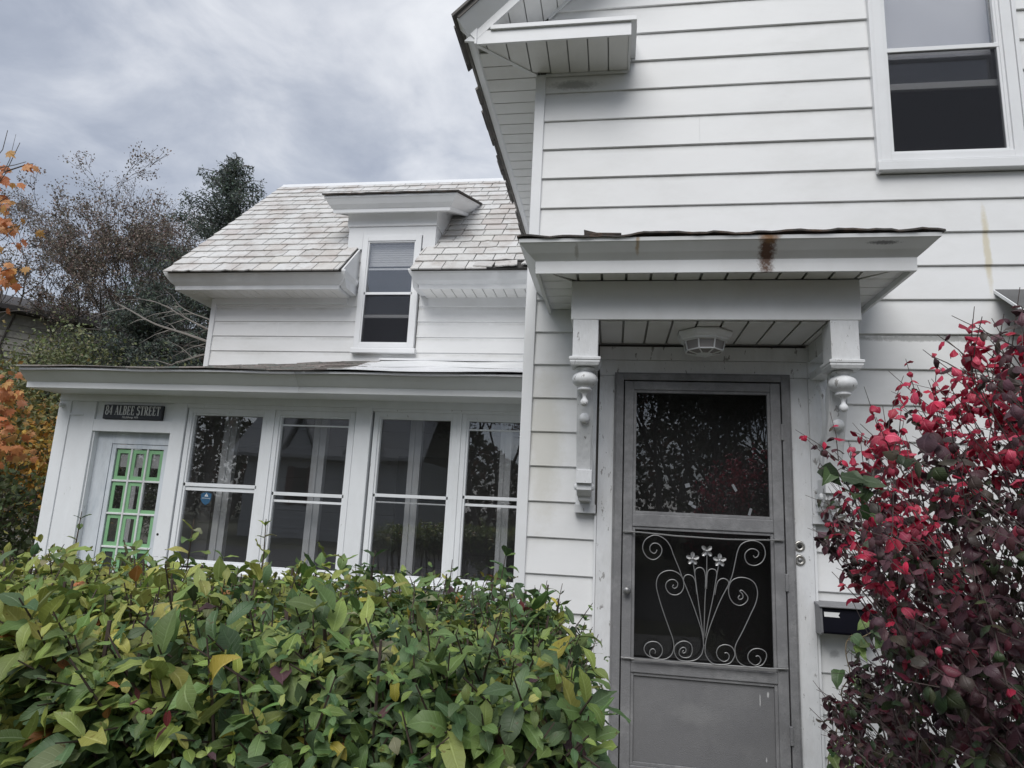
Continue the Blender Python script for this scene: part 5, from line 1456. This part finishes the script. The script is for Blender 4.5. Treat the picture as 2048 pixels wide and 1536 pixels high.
# ------------------------------------------------------------------ red bush
M_BUSH = leaf_mat('burning_leaf', 0.45, 0.25, (0.05, 0.01, 0.02), 0.3, True)
BC = np.array([1.38, -1.95, 1.25]); BR = np.array([0.75, 1.12, 0.86])
bush = empty('red_bush', (1.5, -1.9, 0), 'tall bush of crimson and maroon leaves right of the door, over the mailbox', 'bush')
def lowcut(y, z): return (0.270 + 0.086 * np.clip((1.56 - z) / 0.22, 0, 1) - 0.075 * np.clip((1.24 - z) / 0.25, 0, 1)) * (y + 3.85)   # the bush is hollow low down beside the door
tw = MB(); SP, SD, SL = [], [], []
for k in range(270):
    a = rand_unit(1)[0]
    a[2] = abs(a[2]) * 1.5 - 0.45
    if a[0] > 0.35 and rng.random() < 0.75: a[0] *= -1
    a = a / (np.abs(a) ** 3).sum() ** (1 / 3)
    tgt = BC + a * BR * rng.uniform(0.80, 1.0)
    if tgt[2] < 0.3 or tgt[0] < lowcut(tgt[1], tgt[2]): continue
    base = np.array([1.5 + rng.normal(0, .12), -1.9 + rng.normal(0, .14), 0.0])
    mid = base * 0.45 + tgt * 0.55 + np.array([0.10, 0, 0.05]) + rng.normal(0, .07, 3)
    pts = [base, base * .75 + mid * .25 + rng.normal(0, .03, 3), mid, mid * .5 + tgt * .5 + rng.normal(0, .04, 3), tgt]
    path = [Vector(p) for p in smooth_path([list(p) for p in pts], 3)]
    r0 = rng.uniform(.0045, .0085)
    tw.tube(path, [max(.0016, r0 * (1 - i / len(path)) ** 0.8) for i in range(len(path))], 5, False)
    m_ = len(path)
    for i in range(int(m_ * 0.42), m_):
        f = i / m_
        for q in range(3 if f > .72 else 2 if f > .55 else 1):
            d = (path[min(i + 1, m_ - 1)] - path[max(0, i - 1)]).normalized()
            dv = np.array(d) * 0.9 + rand_unit(1)[0] * 0.75 + np.array([-0.05, 0, 0.18]); dv /= np.linalg.norm(dv)
            L_ = rng.uniform(.08, .19)
            tipp = np.array(path[i]) + dv * L_
            if tipp[0] < lowcut(tipp[1], tipp[2]) - 0.02: continue
            SP.append(np.array(path[i])); SD.append(dv); SL.append(L_)
            tw.tube([path[i], path[i] + Vector(dv) * L_ * 0.5 + Vector(rng.normal(0, .006, 3)), path[i] + Vector(dv) * (L_ + rng.uniform(-.02, .05))], [.0018, .0014, .0009], 4, False)
SP, SD, SL = np.array(SP), np.array(SD), np.array(SL)
B, DD, NN, LL, WW, SI = shoots(SP, SD, SL, 0.034, rng.uniform(.033, .048, len(SP)) * np.where(rng.random(len(SP)) < .10, 1.45, 1.0), 0.78, 0.9, 1.3, 0.25, 0.5)
ok = B[:, 0] > lowcut(B[:, 1], B[:, 2]) - 0.03 + 0.03 * (B[:, 2] < 1.5)
B, DD, NN, LL, WW, SI = (q[ok] for q in (B, DD, NN, LL, WW, SI))
n = len(B)
rel = (B - BC) / BR; rad = np.linalg.norm(rel, axis=1)
V = leaf_verts(B, DD, NN, LL, WW, rng.uniform(-.95, -.25, n), rng.normal(1.7, .6, n), 'round', 0.04)
# clusters of crimson at the outer tips, maroon and purple within, a few green low and inside
cl = np.zeros(n)
for c_, s_ in (((0.80, -1.75, 1.98), .19), ((0.66, -1.9, 1.72), .13), ((0.95, -1.6, 2.12), .17), ((0.62, -1.9, 1.88), .11), ((1.1, -2.1, 1.95), .08), ((0.66, -2.7, 1.74), .085), ((0.72, -2.75, 1.66), .10), ((0.72, -2.6, 1.46), .06), ((0.62, -2.0, 1.50), .07), ((1.05, -1.7, 2.32), .07), ((0.58, -2.55, 1.60), .05), ((0.78, -2.5, 1.95), .04)):
    cl = np.maximum(cl, np.exp(-np.sum((B - np.array(c_)) ** 2, 1) / (2 * (s_ * 1.5) ** 2)))
sr = rng.random(len(SP))[SI] * 0.7 + rng.random(n) * 0.3
crim = sr < np.clip(cl * 1.35, 0.05, 0.95)
gr = (~crim) & (rng.random(len(SP))[SI] < np.where(B[:, 2] < 1.35, .22, .07) + .12 * (rad < .6))
cols = pick_colours([(.085, .034, .042), (.062, .027, .034), (.120, .060, .070), (.070, .055, .045), (.13, .020, .036)], [3, 2.6, 2.4, 2.2, 1.2], n)
cols[gr] = pick_colours([(.035, .055, .022), (.06, .075, .03), (.05, .045, .025)], [2, 1, 1.5], gr.sum())
cols[crim] = pick_colours([(.46, .020, .062), (.36, .014, .045), (.55, .065, .115), (.24, .012, .030)], [3, 2.6, 1.6, 1.2], crim.sum())
leaf_stuff_and_parts(bush, V, cols, M_BUSH, 300)
tw.build('twig', M_REDTWIG, bush)['kind'] = 'stuff'

# green climber in front of the mailbox, another clump below the bracket
M_CLIMB = leaf_mat('climber_leaf', 0.4, 0.3, veins=True)


def climber(nm, lab, stem, leaves, size, cols_):
    e = empty(nm, tuple(stem[0]), lab, 'vine')
    b = MB(); b.tube([Vector(p) for p in smooth_path([list(p) for p in stem], 3)], 0.0028 if size > .07 else 0.0016, 5)
    for (x, y, z) in leaves:
        s = min(stem, key=lambda p: (p[0] - x) ** 2 + (p[2] - z) ** 2)
        b.tube([Vector(s), Vector(((s[0] + x) / 2, y, (s[2] + z) / 2 + 0.01)), Vector((x, y, z))], 0.0014, 4, False)
    b.build('stem', M_VINE if size > .07 else M_REDTWIG, e)
    Bv = np.array(leaves); m_ = len(Bv)
    dd = np.stack([rng.normal(0.2, .6, m_), rng.normal(-.45, .25, m_), rng.normal(-.35, .4, m_)], 1)
    nn = np.stack([rng.normal(0, .3, m_), -0.75 + rng.normal(0, .2, m_), 0.6 + rng.normal(0, .2, m_)], 1)
    Lv = rng.uniform(size * .75, size * 1.2, m_)
    Vv = leaf_verts(Bv, dd, nn, Lv, Lv * .68, rng.uniform(0, .35, m_), rng.normal(.4, .3, m_), 'heart', .03)
    cc = pick_colours(cols_, [1] * len(cols_), m_)
    leaf_stuff_and_parts(e, np.concatenate([Vv, Vv[:1]]), np.concatenate([cc, cc[:1]]), M_CLIMB, m_)


climber('climbing_vine', 'thin green vine with heart shaped leaves climbing past the mailbox', [(1.0, -0.3, 0.02), (1.016, -0.3, 0.485), (1.05, -0.3, 0.618), (1.095, -0.3, 0.775), (1.094, -0.3, 0.842), (1.135, -0.3, 0.912), (1.121, -0.3, 1.001), (1.131, -0.3, 1.07), (1.188, -0.31, 1.086), (1.281, -0.33, 1.15), (1.351, -0.35, 1.2)],
        [(1.026, -.32, .6), (1.092, -.32, .617), (1.151, -.32, .929), (1.085, -.32, .935), (1.153, -.32, .874), (1.124, -.32, .816), (1.1, -.32, .781), (1.148, -.32, 1.098), (1.24, -.34, 1.138), (1.214, -.32, 1.068), (1.162, -.32, 1.053), (1.134, -.32, 1.029), (1.294, -.34, 1.108), (1.329, -.34, 1.145), (1.219, -.32, 1.171), (1.111, -.32, .544), (1.011, -.32, .513), (1.03, -.33, .56), (1.13, -.33, .60), (1.07, -.33, .53), (1.17, -.33, .57), (1.26, -.35, 1.10)], 0.085, [(.10, .16, .045), (.16, .22, .07), (.07, .13, .05)])
climber('green_sprig', 'dark green leaves poking out of the red bush below the right bracket', [(0.75, -2.0, 0.9), (0.68, -2.0, 1.4), (0.62, -2.0, 1.68), (0.57, -2.02, 1.74), (0.53, -2.02, 1.75)],
        [(.541, -2.02, 1.755), (.565, -2.02, 1.745), (.585, -2.02, 1.73), (.601, -2.0, 1.715), (.615, -2.0, 1.745), (.639, -2.0, 1.725), (.62, -2.0, 1.69), (.66, -2.0, 1.70), (.64, -2.0, 1.66), (.66, -2.02, 1.64), (.60, -2.05, 1.60), (.62, -2.05, 1.56)], 0.06, [(.035, .065, .025), (.05, .085, .03)])

# ------------------------------------------------------------------ trees
M_LEAF = leaf_mat('tree_leaf', 0.55, 0.25)
M_MAPLE = leaf_mat('maple_leaf', 0.5, 0.3)


def grow(b, p, d, L, r, depth, tips, spread=0.5, up=0.15, kids=(2, 3), shrink=0.72, wig=0.12, sides=5):
    n = 3; pts = [p.copy()]; rs = [r]
    for i in range(n):
        d = (d + Vector((random.gauss(0, wig), random.gauss(0, wig), random.gauss(0, wig) + up * 0.3))).normalized()
        p = p + d * (L / n); pts.append(p.copy()); rs.append(r * (1 - 0.22 * (i + 1) / n))
    b.tube(pts, rs, sides if r > .02 else 3, False)
    if depth == 0 or r < 0.003:
        tips.append((pts[1], d)); tips.append((p, d)); return
    if depth <= 2: tips.append((p, d))
    for k in range(random.randint(*kids)):
        ax = d.orthogonal().normalized(); ax.rotate(__import__('mathutils').Quaternion(d, random.uniform(0, 6.28)))
        nd = (d + ax * random.uniform(.5, 1.2) * spread + Vector((0, 0, up))).normalized()
        grow(b, p if k == 0 or random.random() < .6 else pts[2], nd, L * random.uniform(shrink - .1, shrink + .1), max(.0055, rs[-1] * random.uniform(.64, .86)), depth - 1, tips, spread, up, kids, shrink, wig, sides)


def quad_leaves(name, C, size, cols, m, parent, nrm=None, aspect=0.6, kind=None):
    n = len(C)
    d = rand_unit(n); nn = rand_unit(n) if nrm is None else unit(nrm + rng.normal(0, .35, (n, 3)))
    s = unit(np.cross(d, nn)); sz = size * rng.uniform(.65, 1.35, (n, 1))
    V = np.stack([C - d * sz * .5, C + s * sz * aspect * .5, C + d * sz * .5 + np.cross(s, d) * sz * .1, C - s * sz * aspect * .5], 1)
    return arrays_mesh(name, V, np.array([[0, 1, 2, 3]]), cols, m, parent, False, kind)


def tree(nm, label, base, stems, L, r, depth, n_leaf, size, pal, w, cat='tree', group=None, spread=.5, up=.15, kids=(2, 3), shrink=.72, scatter=.25, bark=None, jit=.2, lean=None, aspect=.6, splay=.32):
    e = empty(nm, base, label, cat, group)
    b = MB(); tips = []
    for k in range(stems):
        a = 6.28 * k / max(stems, 1) + random.uniform(-.3, .3)
        d = Vector((math.cos(a) * (splay if stems > 1 else .04), math.sin(a) * (splay if stems > 1 else .04), 1))
        if lean: d += Vector(lean)
        grow(b, Vector(base), d.normalized(), L * random.uniform(.85, 1.1), r, depth, tips, spread, up, kids, shrink)
    b.build('trunk', bark or M_BARK, e)
    if n_leaf:
        T = np.array([np.array(t[0]) for t in tips])
        C = T[rng.integers(0, len(T), n_leaf)] + rng.normal(0, scatter, (n_leaf, 3))
        quad_leaves('crown', C, size, pick_colours(pal, w, n_leaf, jit), M_LEAF, e, aspect=aspect, kind='stuff')
    return e


random.seed(21)
tree('bare_tree', 'big spreading brown tree, nearly bare, behind the porch roof', (-16.4, 14.2, 0), 11, 3.5, .09, 7, 130000, .062, [(.185, .150, .125), (.22, .165, .13), (.155, .145, .115), (.24, .165, .13)], [4, 2, 2, 1], spread=.62, up=.05, kids=(2, 3), shrink=.70, scatter=.075, splay=.62)
tree('bare_tree', 'thin pale stemmed tree, almost leafless, between the brown tree and the evergreens', (-13.9, 15.5, 0), 5, 3.6, .07, 6, 14000, .052, [(.16, .13, .11), (.13, .11, .09)], [1, 1], spread=.42, up=.28, shrink=.68, scatter=.13)


def conifer(label, base, h, r_max, n_br, n_leaf, pal, w, z0=0.8, droop=-.12, size=.085):
    e = empty('conifer', base, label, 'tree', None)
    b = MB(); b.tube([base, (base[0] + .05, base[1], base[2] + h * .5), (base[0], base[1], base[2] + h)], [.16, .10, .015], 6)
    C, Nn = [], []
    for k in range(n_br):
        f = rng.random() ** 0.8; z = z0 + (h - z0) * f
        R = r_max * (1 - f) ** 0.68 * rng.choice([.5, .75, .95, 1.1, 1.25]) * rng.uniform(.8, 1.1) + .10
        a = rng.random() * 6.28; d = np.array([math.cos(a), math.sin(a), .25 - .3 * (1 - f)])
        p0 = np.array(base) + np.array([0, 0, z]); p1 = p0 + d * R * .55; p2 = p0 + d * R + np.array([0, 0, droop * R])
        b.tube([Vector(p0), Vector(p1), Vector(p2)], [.022 * (1 - f) + .008, .012, .004], 4, False)
        m_ = max(6, int(n_leaf / n_br * R / (r_max * .45)))
        t = rng.random(m_) ** .7
        c = p0 + (p1 - p0) * t[:, None] + (p2 - p1) * (t[:, None] ** 2)
        side = np.array([-d[1], d[0], 0]); wd = .30 * R * (1 - t * .75) + .04
        c = c + side * (rng.uniform(-1, 1, m_) * wd)[:, None] + np.array([0, 0, 1.0]) * (-rng.random(m_) * .22)[:, None] + rng.normal(0, .03, (m_, 3))
        C.append(c)
    b.build('trunk', M_BARK, e)
    C = np.concatenate(C)
    quad_leaves('crown', C, size, pick_colours(pal, w, len(C), .28), M_LEAF, e, aspect=.34, kind='stuff')
    return e


conifer('tall dark hemlock with a sparse twisted top behind the slate roof', (-10.15, 11, 0), 10.65, 3.1, 250, 70000, [(.095, .120, .098), (.12, .145, .112), (.072, .092, .082)], [3, 2, 2], z0=2.2)
conifer('lower dense dark hemlock behind the porch roof, left of the wing corner', (-10.7, 9.4, 0), 6.5, 2.6, 200, 62000, [(.095, .115, .094), (.125, .145, .112), (.075, .090, .082)], [3, 2, 2], z0=1.5)
# long bare boughs of a pale tree reaching out from behind the wing corner
pt = empty('pale_tree', (-6.3, 6.9, 0), 'bare pale boughs reaching out from behind the wing corner', 'tree')
b = MB(); b.tube([(-6.3, 6.9, 0), (-6.35, 6.85, 2.5), (-6.3, 6.8, 4.2), (-6.2, 6.8, 5.2)], [.16, .12, .07, .03], 7)
b.build('trunk', M_PALEBARK, pt)
for br, r in (([(-6.32, 6.8, 3.95), (-6.99, 6.5, 4.24), (-7.60, 6.5, 4.44), (-8.23, 6.5, 4.62), (-8.78, 6.5, 4.88), (-9.11, 6.5, 5.03)], .030), ([(-6.32, 6.8, 4.2), (-7.13, 6.5, 4.51), (-7.65, 6.5, 4.74), (-8.08, 6.5, 4.96), (-8.40, 6.5, 5.07)], .022),
              ([(-6.3, 6.8, 4.4), (-7.15, 6.5, 4.70), (-7.57, 6.5, 4.84), (-7.89, 6.5, 5.02)], .018), ([(-6.3, 6.8, 4.3), (-6.97, 6.5, 4.10), (-7.53, 6.5, 3.96), (-7.90, 6.5, 3.82)], .022)):
    b = MB(); b.tube([Vector(p) for p in smooth_path([list(p) for p in br], 3)], [r * (1 - .75 * i / (len(br) * 3 - 3)) for i in range(len(br) * 3 - 2)], 5)
    for k in range(7):
        i = random.randint(1, len(br) - 1); p = Vector(br[i]).lerp(Vector(br[i - 1]), random.random())
        q = p + Vector((random.uniform(-.7, -.1), random.uniform(-.2, .2), random.uniform(-.35, .3)))
        b.tube([p, (p + q) / 2 + Vector((0, 0, .04)), q], [.008, .005, .002], 3, False)
    b.build('bough', M_PALEBARK, pt)
tree('olive_tree', 'small olive green leafy tree just over the left end of the porch roof', (-11.3, 8.2, 0), 6, 1.80, .05, 4, 26000, .075, [(.16, .18, .08), (.12, .145, .065), (.20, .20, .10)], [2, 2, 1], spread=.75, up=.10, shrink=.66, scatter=.30)

# orange maple whose boughs come in from the left edge
mp_ = empty('maple_tree', (-8.4, 1.7, 0), 'orange autumn maple reaching in at the left edge', 'tree')
b = MB(); b.tube([(-8.4, 1.7, 0), (-8.35, 1.7, 1.6), (-8.3, 1.65, 3.2), (-8.2, 1.6, 5.0), (-8.2, 1.6, 6.2)], [.16, .13, .10, .05, .02], 8)
mcl = [((-6.25, 1.5, 4.42), (.20, .2, .30), 46), ((-6.50, 1.5, 4.85), (.26, .25, .22), 40), ((-6.0, 1.5, 4.17), (.13, .12, .05), 10), ((-6.02, 1.5, 3.70), (.15, .15, .10), 22), ((-6.42, 1.5, 4.05), (.20, .2, .25), 36), ((-6.2, 1.5, 3.17), (.16, .2, .16), 30), ((-6.9, 1.5, 4.5), (.5, .4, .6), 160),
       ((-6.8, 1.6, 3.4), (.45, .4, .4), 100), ((-6.10, 1.7, 2.55), (.28, .3, .16), 60), ((-5.98, 1.8, 2.05), (.20, .3, .20), 70), ((-6.5, 1.8, 2.3), (.3, .3, .3), 100), ((-5.98, 1.5, 4.85), (.10, .08, .02), 5)]
for (c_, s_, n_) in mcl:
    z0 = max(1.4, c_[2] - 0.9)
    f = Vector((-8.35, 1.68, z0)); t_ = Vector(c_)
    b.tube([f, f.lerp(t_, .5) + Vector((0, 0, .18)), t_, t_ + Vector((s_[0] * 0.7, 0, s_[2] * .3))], [.03, .016, .006, .003], 5, False)
for pth in ([(-6.6, 1.5, 4.3), (-6.27, 1.5, 4.69), (-6.2, 1.5, 4.91), (-6.19, 1.5, 5.2)], [(-6.5, 1.5, 3.9), (-6.09, 1.5, 4.03), (-5.97, 1.5, 4.16), (-5.85, 1.5, 4.24)], [(-6.6, 1.5, 4.6), (-6.31, 1.5, 5.03), (-6.3, 1.5, 5.25)], [(-6.45, 1.5, 4.8), (-6.12, 1.5, 4.85), (-6.0, 1.5, 4.88)], [(-6.4, 1.5, 4.4), (-6.22, 1.5, 4.75), (-6.12, 1.5, 5.1)]):
    b.tube([Vector(p) for p in pth], [.006, .004, .003, .0015][:len(pth)], 4, False)
b.build('trunk', M_BARK, mp_)
LOBES = [(0, -.05), (.10, .10), (.34, .02), (.30, .20), (.56, .38), (.32, .46), (.34, .66), (.14, .60), (0, 1.0)]
LOBES = LOBES + [(-x, y) for x, y in LOBES[-2:0:-1]]
MF = np.array([[0, i, i + 1, i + 1] for i in range(1, len(LOBES) - 1)])
def maple_template(bend):
    V = [(x, y, -bend * y * y - abs(x) * .25 * bend) for x, y in LOBES]
    return V
mlib = {}
MC = [(.62, .25, .095), (.56, .20, .08), (.52, .29, .09), (.66, .33, .14), (.44, .17, .07)]
for ci, c_ in enumerate(MC):
    for bd in (.2, .5):
        me = bpy.data.meshes.new('leaf'); V = [(0, .3, 0)] + maple_template(bd); k = len(V)
        me.from_pydata(V, [], [(0, i, i % (k - 1) + 1) for i in range(1, k)])
        ca = me.color_attributes.new('Col', 'FLOAT_COLOR', 'POINT'); ca.data.foreach_set('color', np.tile(np.append(c_, 1.0), k).astype(np.float32))
        me.materials.append(M_MAPLE); mlib[(ci, bd)] = me
allc = []
for (c_, s_, n_) in mcl:
    for k in range(n_): allc.append(np.array(c_) + np.clip(rng.normal(0, .55, 3), -1.1, 1.1) * np.array(s_))
allc.sort(key=lambda p: (0 if abs(p[0] + 6.0) < .55 else 1, np.linalg.norm(p - np.array(CAM))))
Vr, Cr = [], []
for i, p in enumerate(allc):
    d = Vector((rng.normal(.3, .5), rng.normal(-.2, .5), -abs(rng.normal(.8, .4)))).normalized()
    nn_ = Vector((rng.normal(.2, .4), rng.normal(-.8, .4), rng.normal(.5, .4))).normalized()
    s = d.cross(nn_).normalized(); n2 = s.cross(d)
    sz = rng.uniform(.075, .125)
    ci = rng.integers(0, len(MC))
    if i < 300:
        o = bpy.data.objects.new('leaf', mlib[(ci, (.2, .5)[i % 2])]); COL.objects.link(o); o.parent = mp_
        M_ = Matrix.Identity(4)
        for r_ in range(3): M_[r_][0], M_[r_][1], M_[r_][2], M_[r_][3] = s[r_] * sz, d[r_] * sz, n2[r_] * sz, p[r_] - mp_.location[r_]
        o.matrix_basis = M_
    else:
        Vr.append([Vector(p) + (s * x + d * y + n2 * z) * sz for x, y, z in maple_template(.3)]); Cr.append(MC[ci])
Vr = np.array([[list(q) for q in v] for v in Vr]); arrays_mesh('foliage', Vr, MF, np.array(Cr), M_MAPLE, mp_, False, 'stuff')

tree('yellow_sapling', 'slim tree with golden yellow leaves beside the porch corner', (-8.0, 4.6, 0), 3, 1.0, .03, 3, 2200, .085, [(.46, .26, .05), (.40, .20, .04), (.36, .28, .07)], [2, 1, 1], spread=.45, up=.3, shrink=.72, scatter=.14)
tree('shrub', 'dark green shrub with yellowing tips below the maple at the left edge', (-7.6, 2.6, 0), 6, .75, .03, 3, 6500, .075, [(.075, .105, .04), (.11, .14, .05), (.30, .28, .08), (.10, .09, .05)], [3, 2, .5, 1], 'shrub', spread=.8, up=.1, shrink=.7, scatter=.26)
tree('shrub', 'rust and olive shrub behind the dark one at the left edge', (-9.6, 5.2, 0), 6, 1.35, .04, 3, 8000, .085, [(.26, .19, .06), (.17, .17, .06), (.36, .18, .06), (.12, .14, .05)], [2, 2, 1, 2], 'shrub', spread=.7, up=.15, shrink=.7, scatter=.34)
tree('shrub', 'dark shadowy shrub against the porch corner', (-9.3, 7.6, 0), 6, 1.2, .04, 3, 9000, .08, [(.04, .055, .03), (.055, .07, .035), (.03, .035, .025)], [2, 2, 1], 'shrub', spread=.8, up=.15, shrink=.7, scatter=.35)

# ------------------------------------------------------------------ neighbour's house at the back left
A0 = Vector((-18.397, 13.0)); dr = Vector((2.38, 3.05)).normalized(); nl = Vector((-dr.y, dr.x))
nb = empty('neighbour_house', (-18, 15, 0), 'weathered shingled house with dark eaves behind the bare tree', 'house')
def q2(t, o): v = A0 + dr * t + nl * o; return (v.x, v.y)
b = MB(); b.prism([q2(-4.0, 0), q2(8, 0), q2(8, 7), q2(-4.0, 7)], 0, 6.85, 'z'); b.build('wall', M_NBWALL, nb)
for k in range(30):
    z = 0.3 + k * 0.215
    b = MB(); V = []
    for t in (-4.0, 8.0):
        for o, zz in ((-0.002, z + .21), (-0.03, z), (-0.002, z - .005)): V.append((*q2(t, o), zz))
    b.mesh(V, [(0, 1, 4, 3), (1, 2, 5, 4), (0, 3, 5, 2), (0, 2, 1), (3, 4, 5)]); b.build('shingle_course', M_NBWALL, nb)
b = MB(); V = [(*q2(-4.5, -.5), 6.86), (*q2(8.5, -.5), 6.86), (*q2(8.5, 7.5), 6.86), (*q2(-4.5, 7.5), 6.86)]
V += [(x, y, z + .14) for x, y, z in V]; V += [(*q2(0, 3.5), 8.2), (*q2(5, 3.5), 8.2)]
b.mesh(V, [(0, 1, 2, 3), (0, 1, 5, 4), (1, 2, 6, 5), (2, 3, 7, 6), (3, 0, 4, 7), (4, 5, 9, 8), (5, 6, 9), (6, 7, 8, 9), (7, 4, 8)]); b.build('roof', M_NBROOF, nb)
for t in (0.8, 4.2):
    b = MB(); V = []
    b.prism([q2(t, -.05), q2(t + .9, -.05), q2(t + .9, .02), q2(t, .02)], 4.3, 5.7, 'z'); w_ = b.build('window', M_NBROOF, nb)

# wooded hill far behind
hb = MB(); V = []; F = []
nx, ny = 40, 8
for j in range(ny + 1):
    for i in range(nx + 1):
        x = -150 + 210 * i / nx; y = 62 + 70 * j / ny
        z = -1 + 24 * math.sin(math.pi / 2 * min(1, (j / ny) * 1.1)) * (0.75 + .25 * math.sin(x * .03 + 1)) * (1 if x < -20 else max(0.15, 1 - (x + 20) / 60))
        V.append((x, y, z))
for j in range(ny):
    for i in range(nx): F.append((j * (nx + 1) + i, j * (nx + 1) + i + 1, (j + 1) * (nx + 1) + i + 1, (j + 1) * (nx + 1) + i))
hb.mesh(V, F); tag(hb.build('hill', M_GROUND), kind='structure')
VA = np.array(V); n_ = 16000
C = VA[rng.integers(0, len(VA), n_)] + np.stack([rng.uniform(-3, 3, n_), rng.uniform(-5, 5, n_), rng.uniform(0, 5.5, n_)], 1)
o = quad_leaves('woodland', C, 1.5, pick_colours([(.14, .10, .075), (.11, .09, .065), (.09, .085, .06), (.16, .10, .06)], [2, 2, 1, 1], n_, .2), M_LEAF, None, kind='stuff')
o['label'] = 'far brown autumn woodland on the hill'

# ------------------------------------------------------------------ across the street (seen in the glass)
random.seed(5)
AC = [(( 2.2, -24, 0), 'green', 10500), ((5.2, -25, 0), 'dark', 9500), ((-1.2, -22.5, 0), 'red', 9000), ((9.5, -26, 0), 'dark', 9000), ((-6.2, -24, 0), 'dark', 9000), ((-20, -25, 0), 'dark', 9000), ((14, -27, 0), 'green', 7000)]
PALS = {'green': [(.04, .055, .02), (.06, .07, .025)], 'dark': [(.035, .042, .02), (.05, .05, .025)], 'red': [(.20, .035, .02), (.15, .03, .02), (.22, .07, .03)]}
AL = ['leafy green tree across the street opposite the front door', 'dark tree across the street right of the green one', 'red maple across the street', 'dark tree across the street opposite the mailbox', 'dark tree across the street between the maple and the gabled house', 'dark tree across the street beyond the gabled house', 'leafy green tree at the far end of the row across the street']
for i, (bs, kd, nl_) in enumerate(AC):
    tree('street_tree', AL[i], bs, 2, 3.6, .15, 5, nl_ * 3, .15, PALS[kd], [1] * len(PALS[kd]), group='trees across the street', spread=.6, up=.2, shrink=.72, scatter=.45)
n_ = 36000
C = np.stack([rng.uniform(-60, 50, n_), rng.uniform(-48, -36, n_), 8.5 * rng.random(n_) ** .8], 1)
C[:, 2] *= 0.75 + 0.25 * np.sin(C[:, 0] * .35)
o = quad_leaves('woodland', C, .5, pick_colours([(.05, .055, .03), (.06, .05, .03), (.04, .045, .025), (.12, .05, .03)], [2, 2, 2, 1], n_, .2), M_LEAF, None, kind='stuff')
o['label'] = 'dark wood across the street'
oh = empty('opposite_house', (-12.5, -21, 0), 'grey house with twin gables across the street', 'house')
b = MB(); b.box(-16.2, -8.4, -26, -20, 0, 3.6); b.build('wall', M_OPPWALL, oh)
for k in range(17):
    b = MB(); b.prism([(-20, .2 + k * .2), (-19.98, .2 + k * .2), (-20, .4 + k * .2)], -16.2, -8.4, 'x'); b.build('clapboard', M_OPPWALL, oh)
b = MB(); b.prism([(-19.4, 3.45), (-23, 6.9), (-26.6, 3.45), (-26.6, 3.6), (-23, 7.05), (-19.4, 3.6)], -16.7, -7.9, 'x'); b.build('roof', M_OPPROOF, oh)
for gx in (-13.6, -10.6):
    b = MB(); b.prism([(gx - .75, 3.5), (gx, 5.2), (gx + .75, 3.5)], -21.6, -19.7, 'y'); b.build('gable', M_OPPWALL, oh)
    b = MB(); b.prism([(gx - 1.0, 3.3), (gx, 5.45), (gx + 1.0, 3.3), (gx + 1.0, 3.5), (gx, 5.7), (gx - 1.0, 3.5)], -21.8, -19.5, 'y'); b.build('gable_roof', M_OPPROOF, oh)
    for s in (-1, 1):
        b = MB(); b.box(gx + s * .45 - .14, gx + s * .45 + .14, -19.97, -19.93, 1.4, 3.1); b.build('shutter', M_SHUTTER, oh)
    b = MB(); b.box(gx - .3, gx + .3, -19.97, -19.92, 1.45, 3.05); b.build('window', M_BLACK, oh)
for i, (z, y, sag) in enumerate(((5.0, -13.2, .3), (5.8, -13.4, .35), (6.7, -13.5, .3))):
    b = MB(); b.tube([(x, y, z + sag * ((x / 30) ** 2)) for x in range(-40, 41, 4)], .016, 5)
    tag(b.build('power_line', M_WIRE), ['lowest', 'middle', 'highest'][i] + ' of the three black overhead cables along the street', 'cable', 'cables along the street')
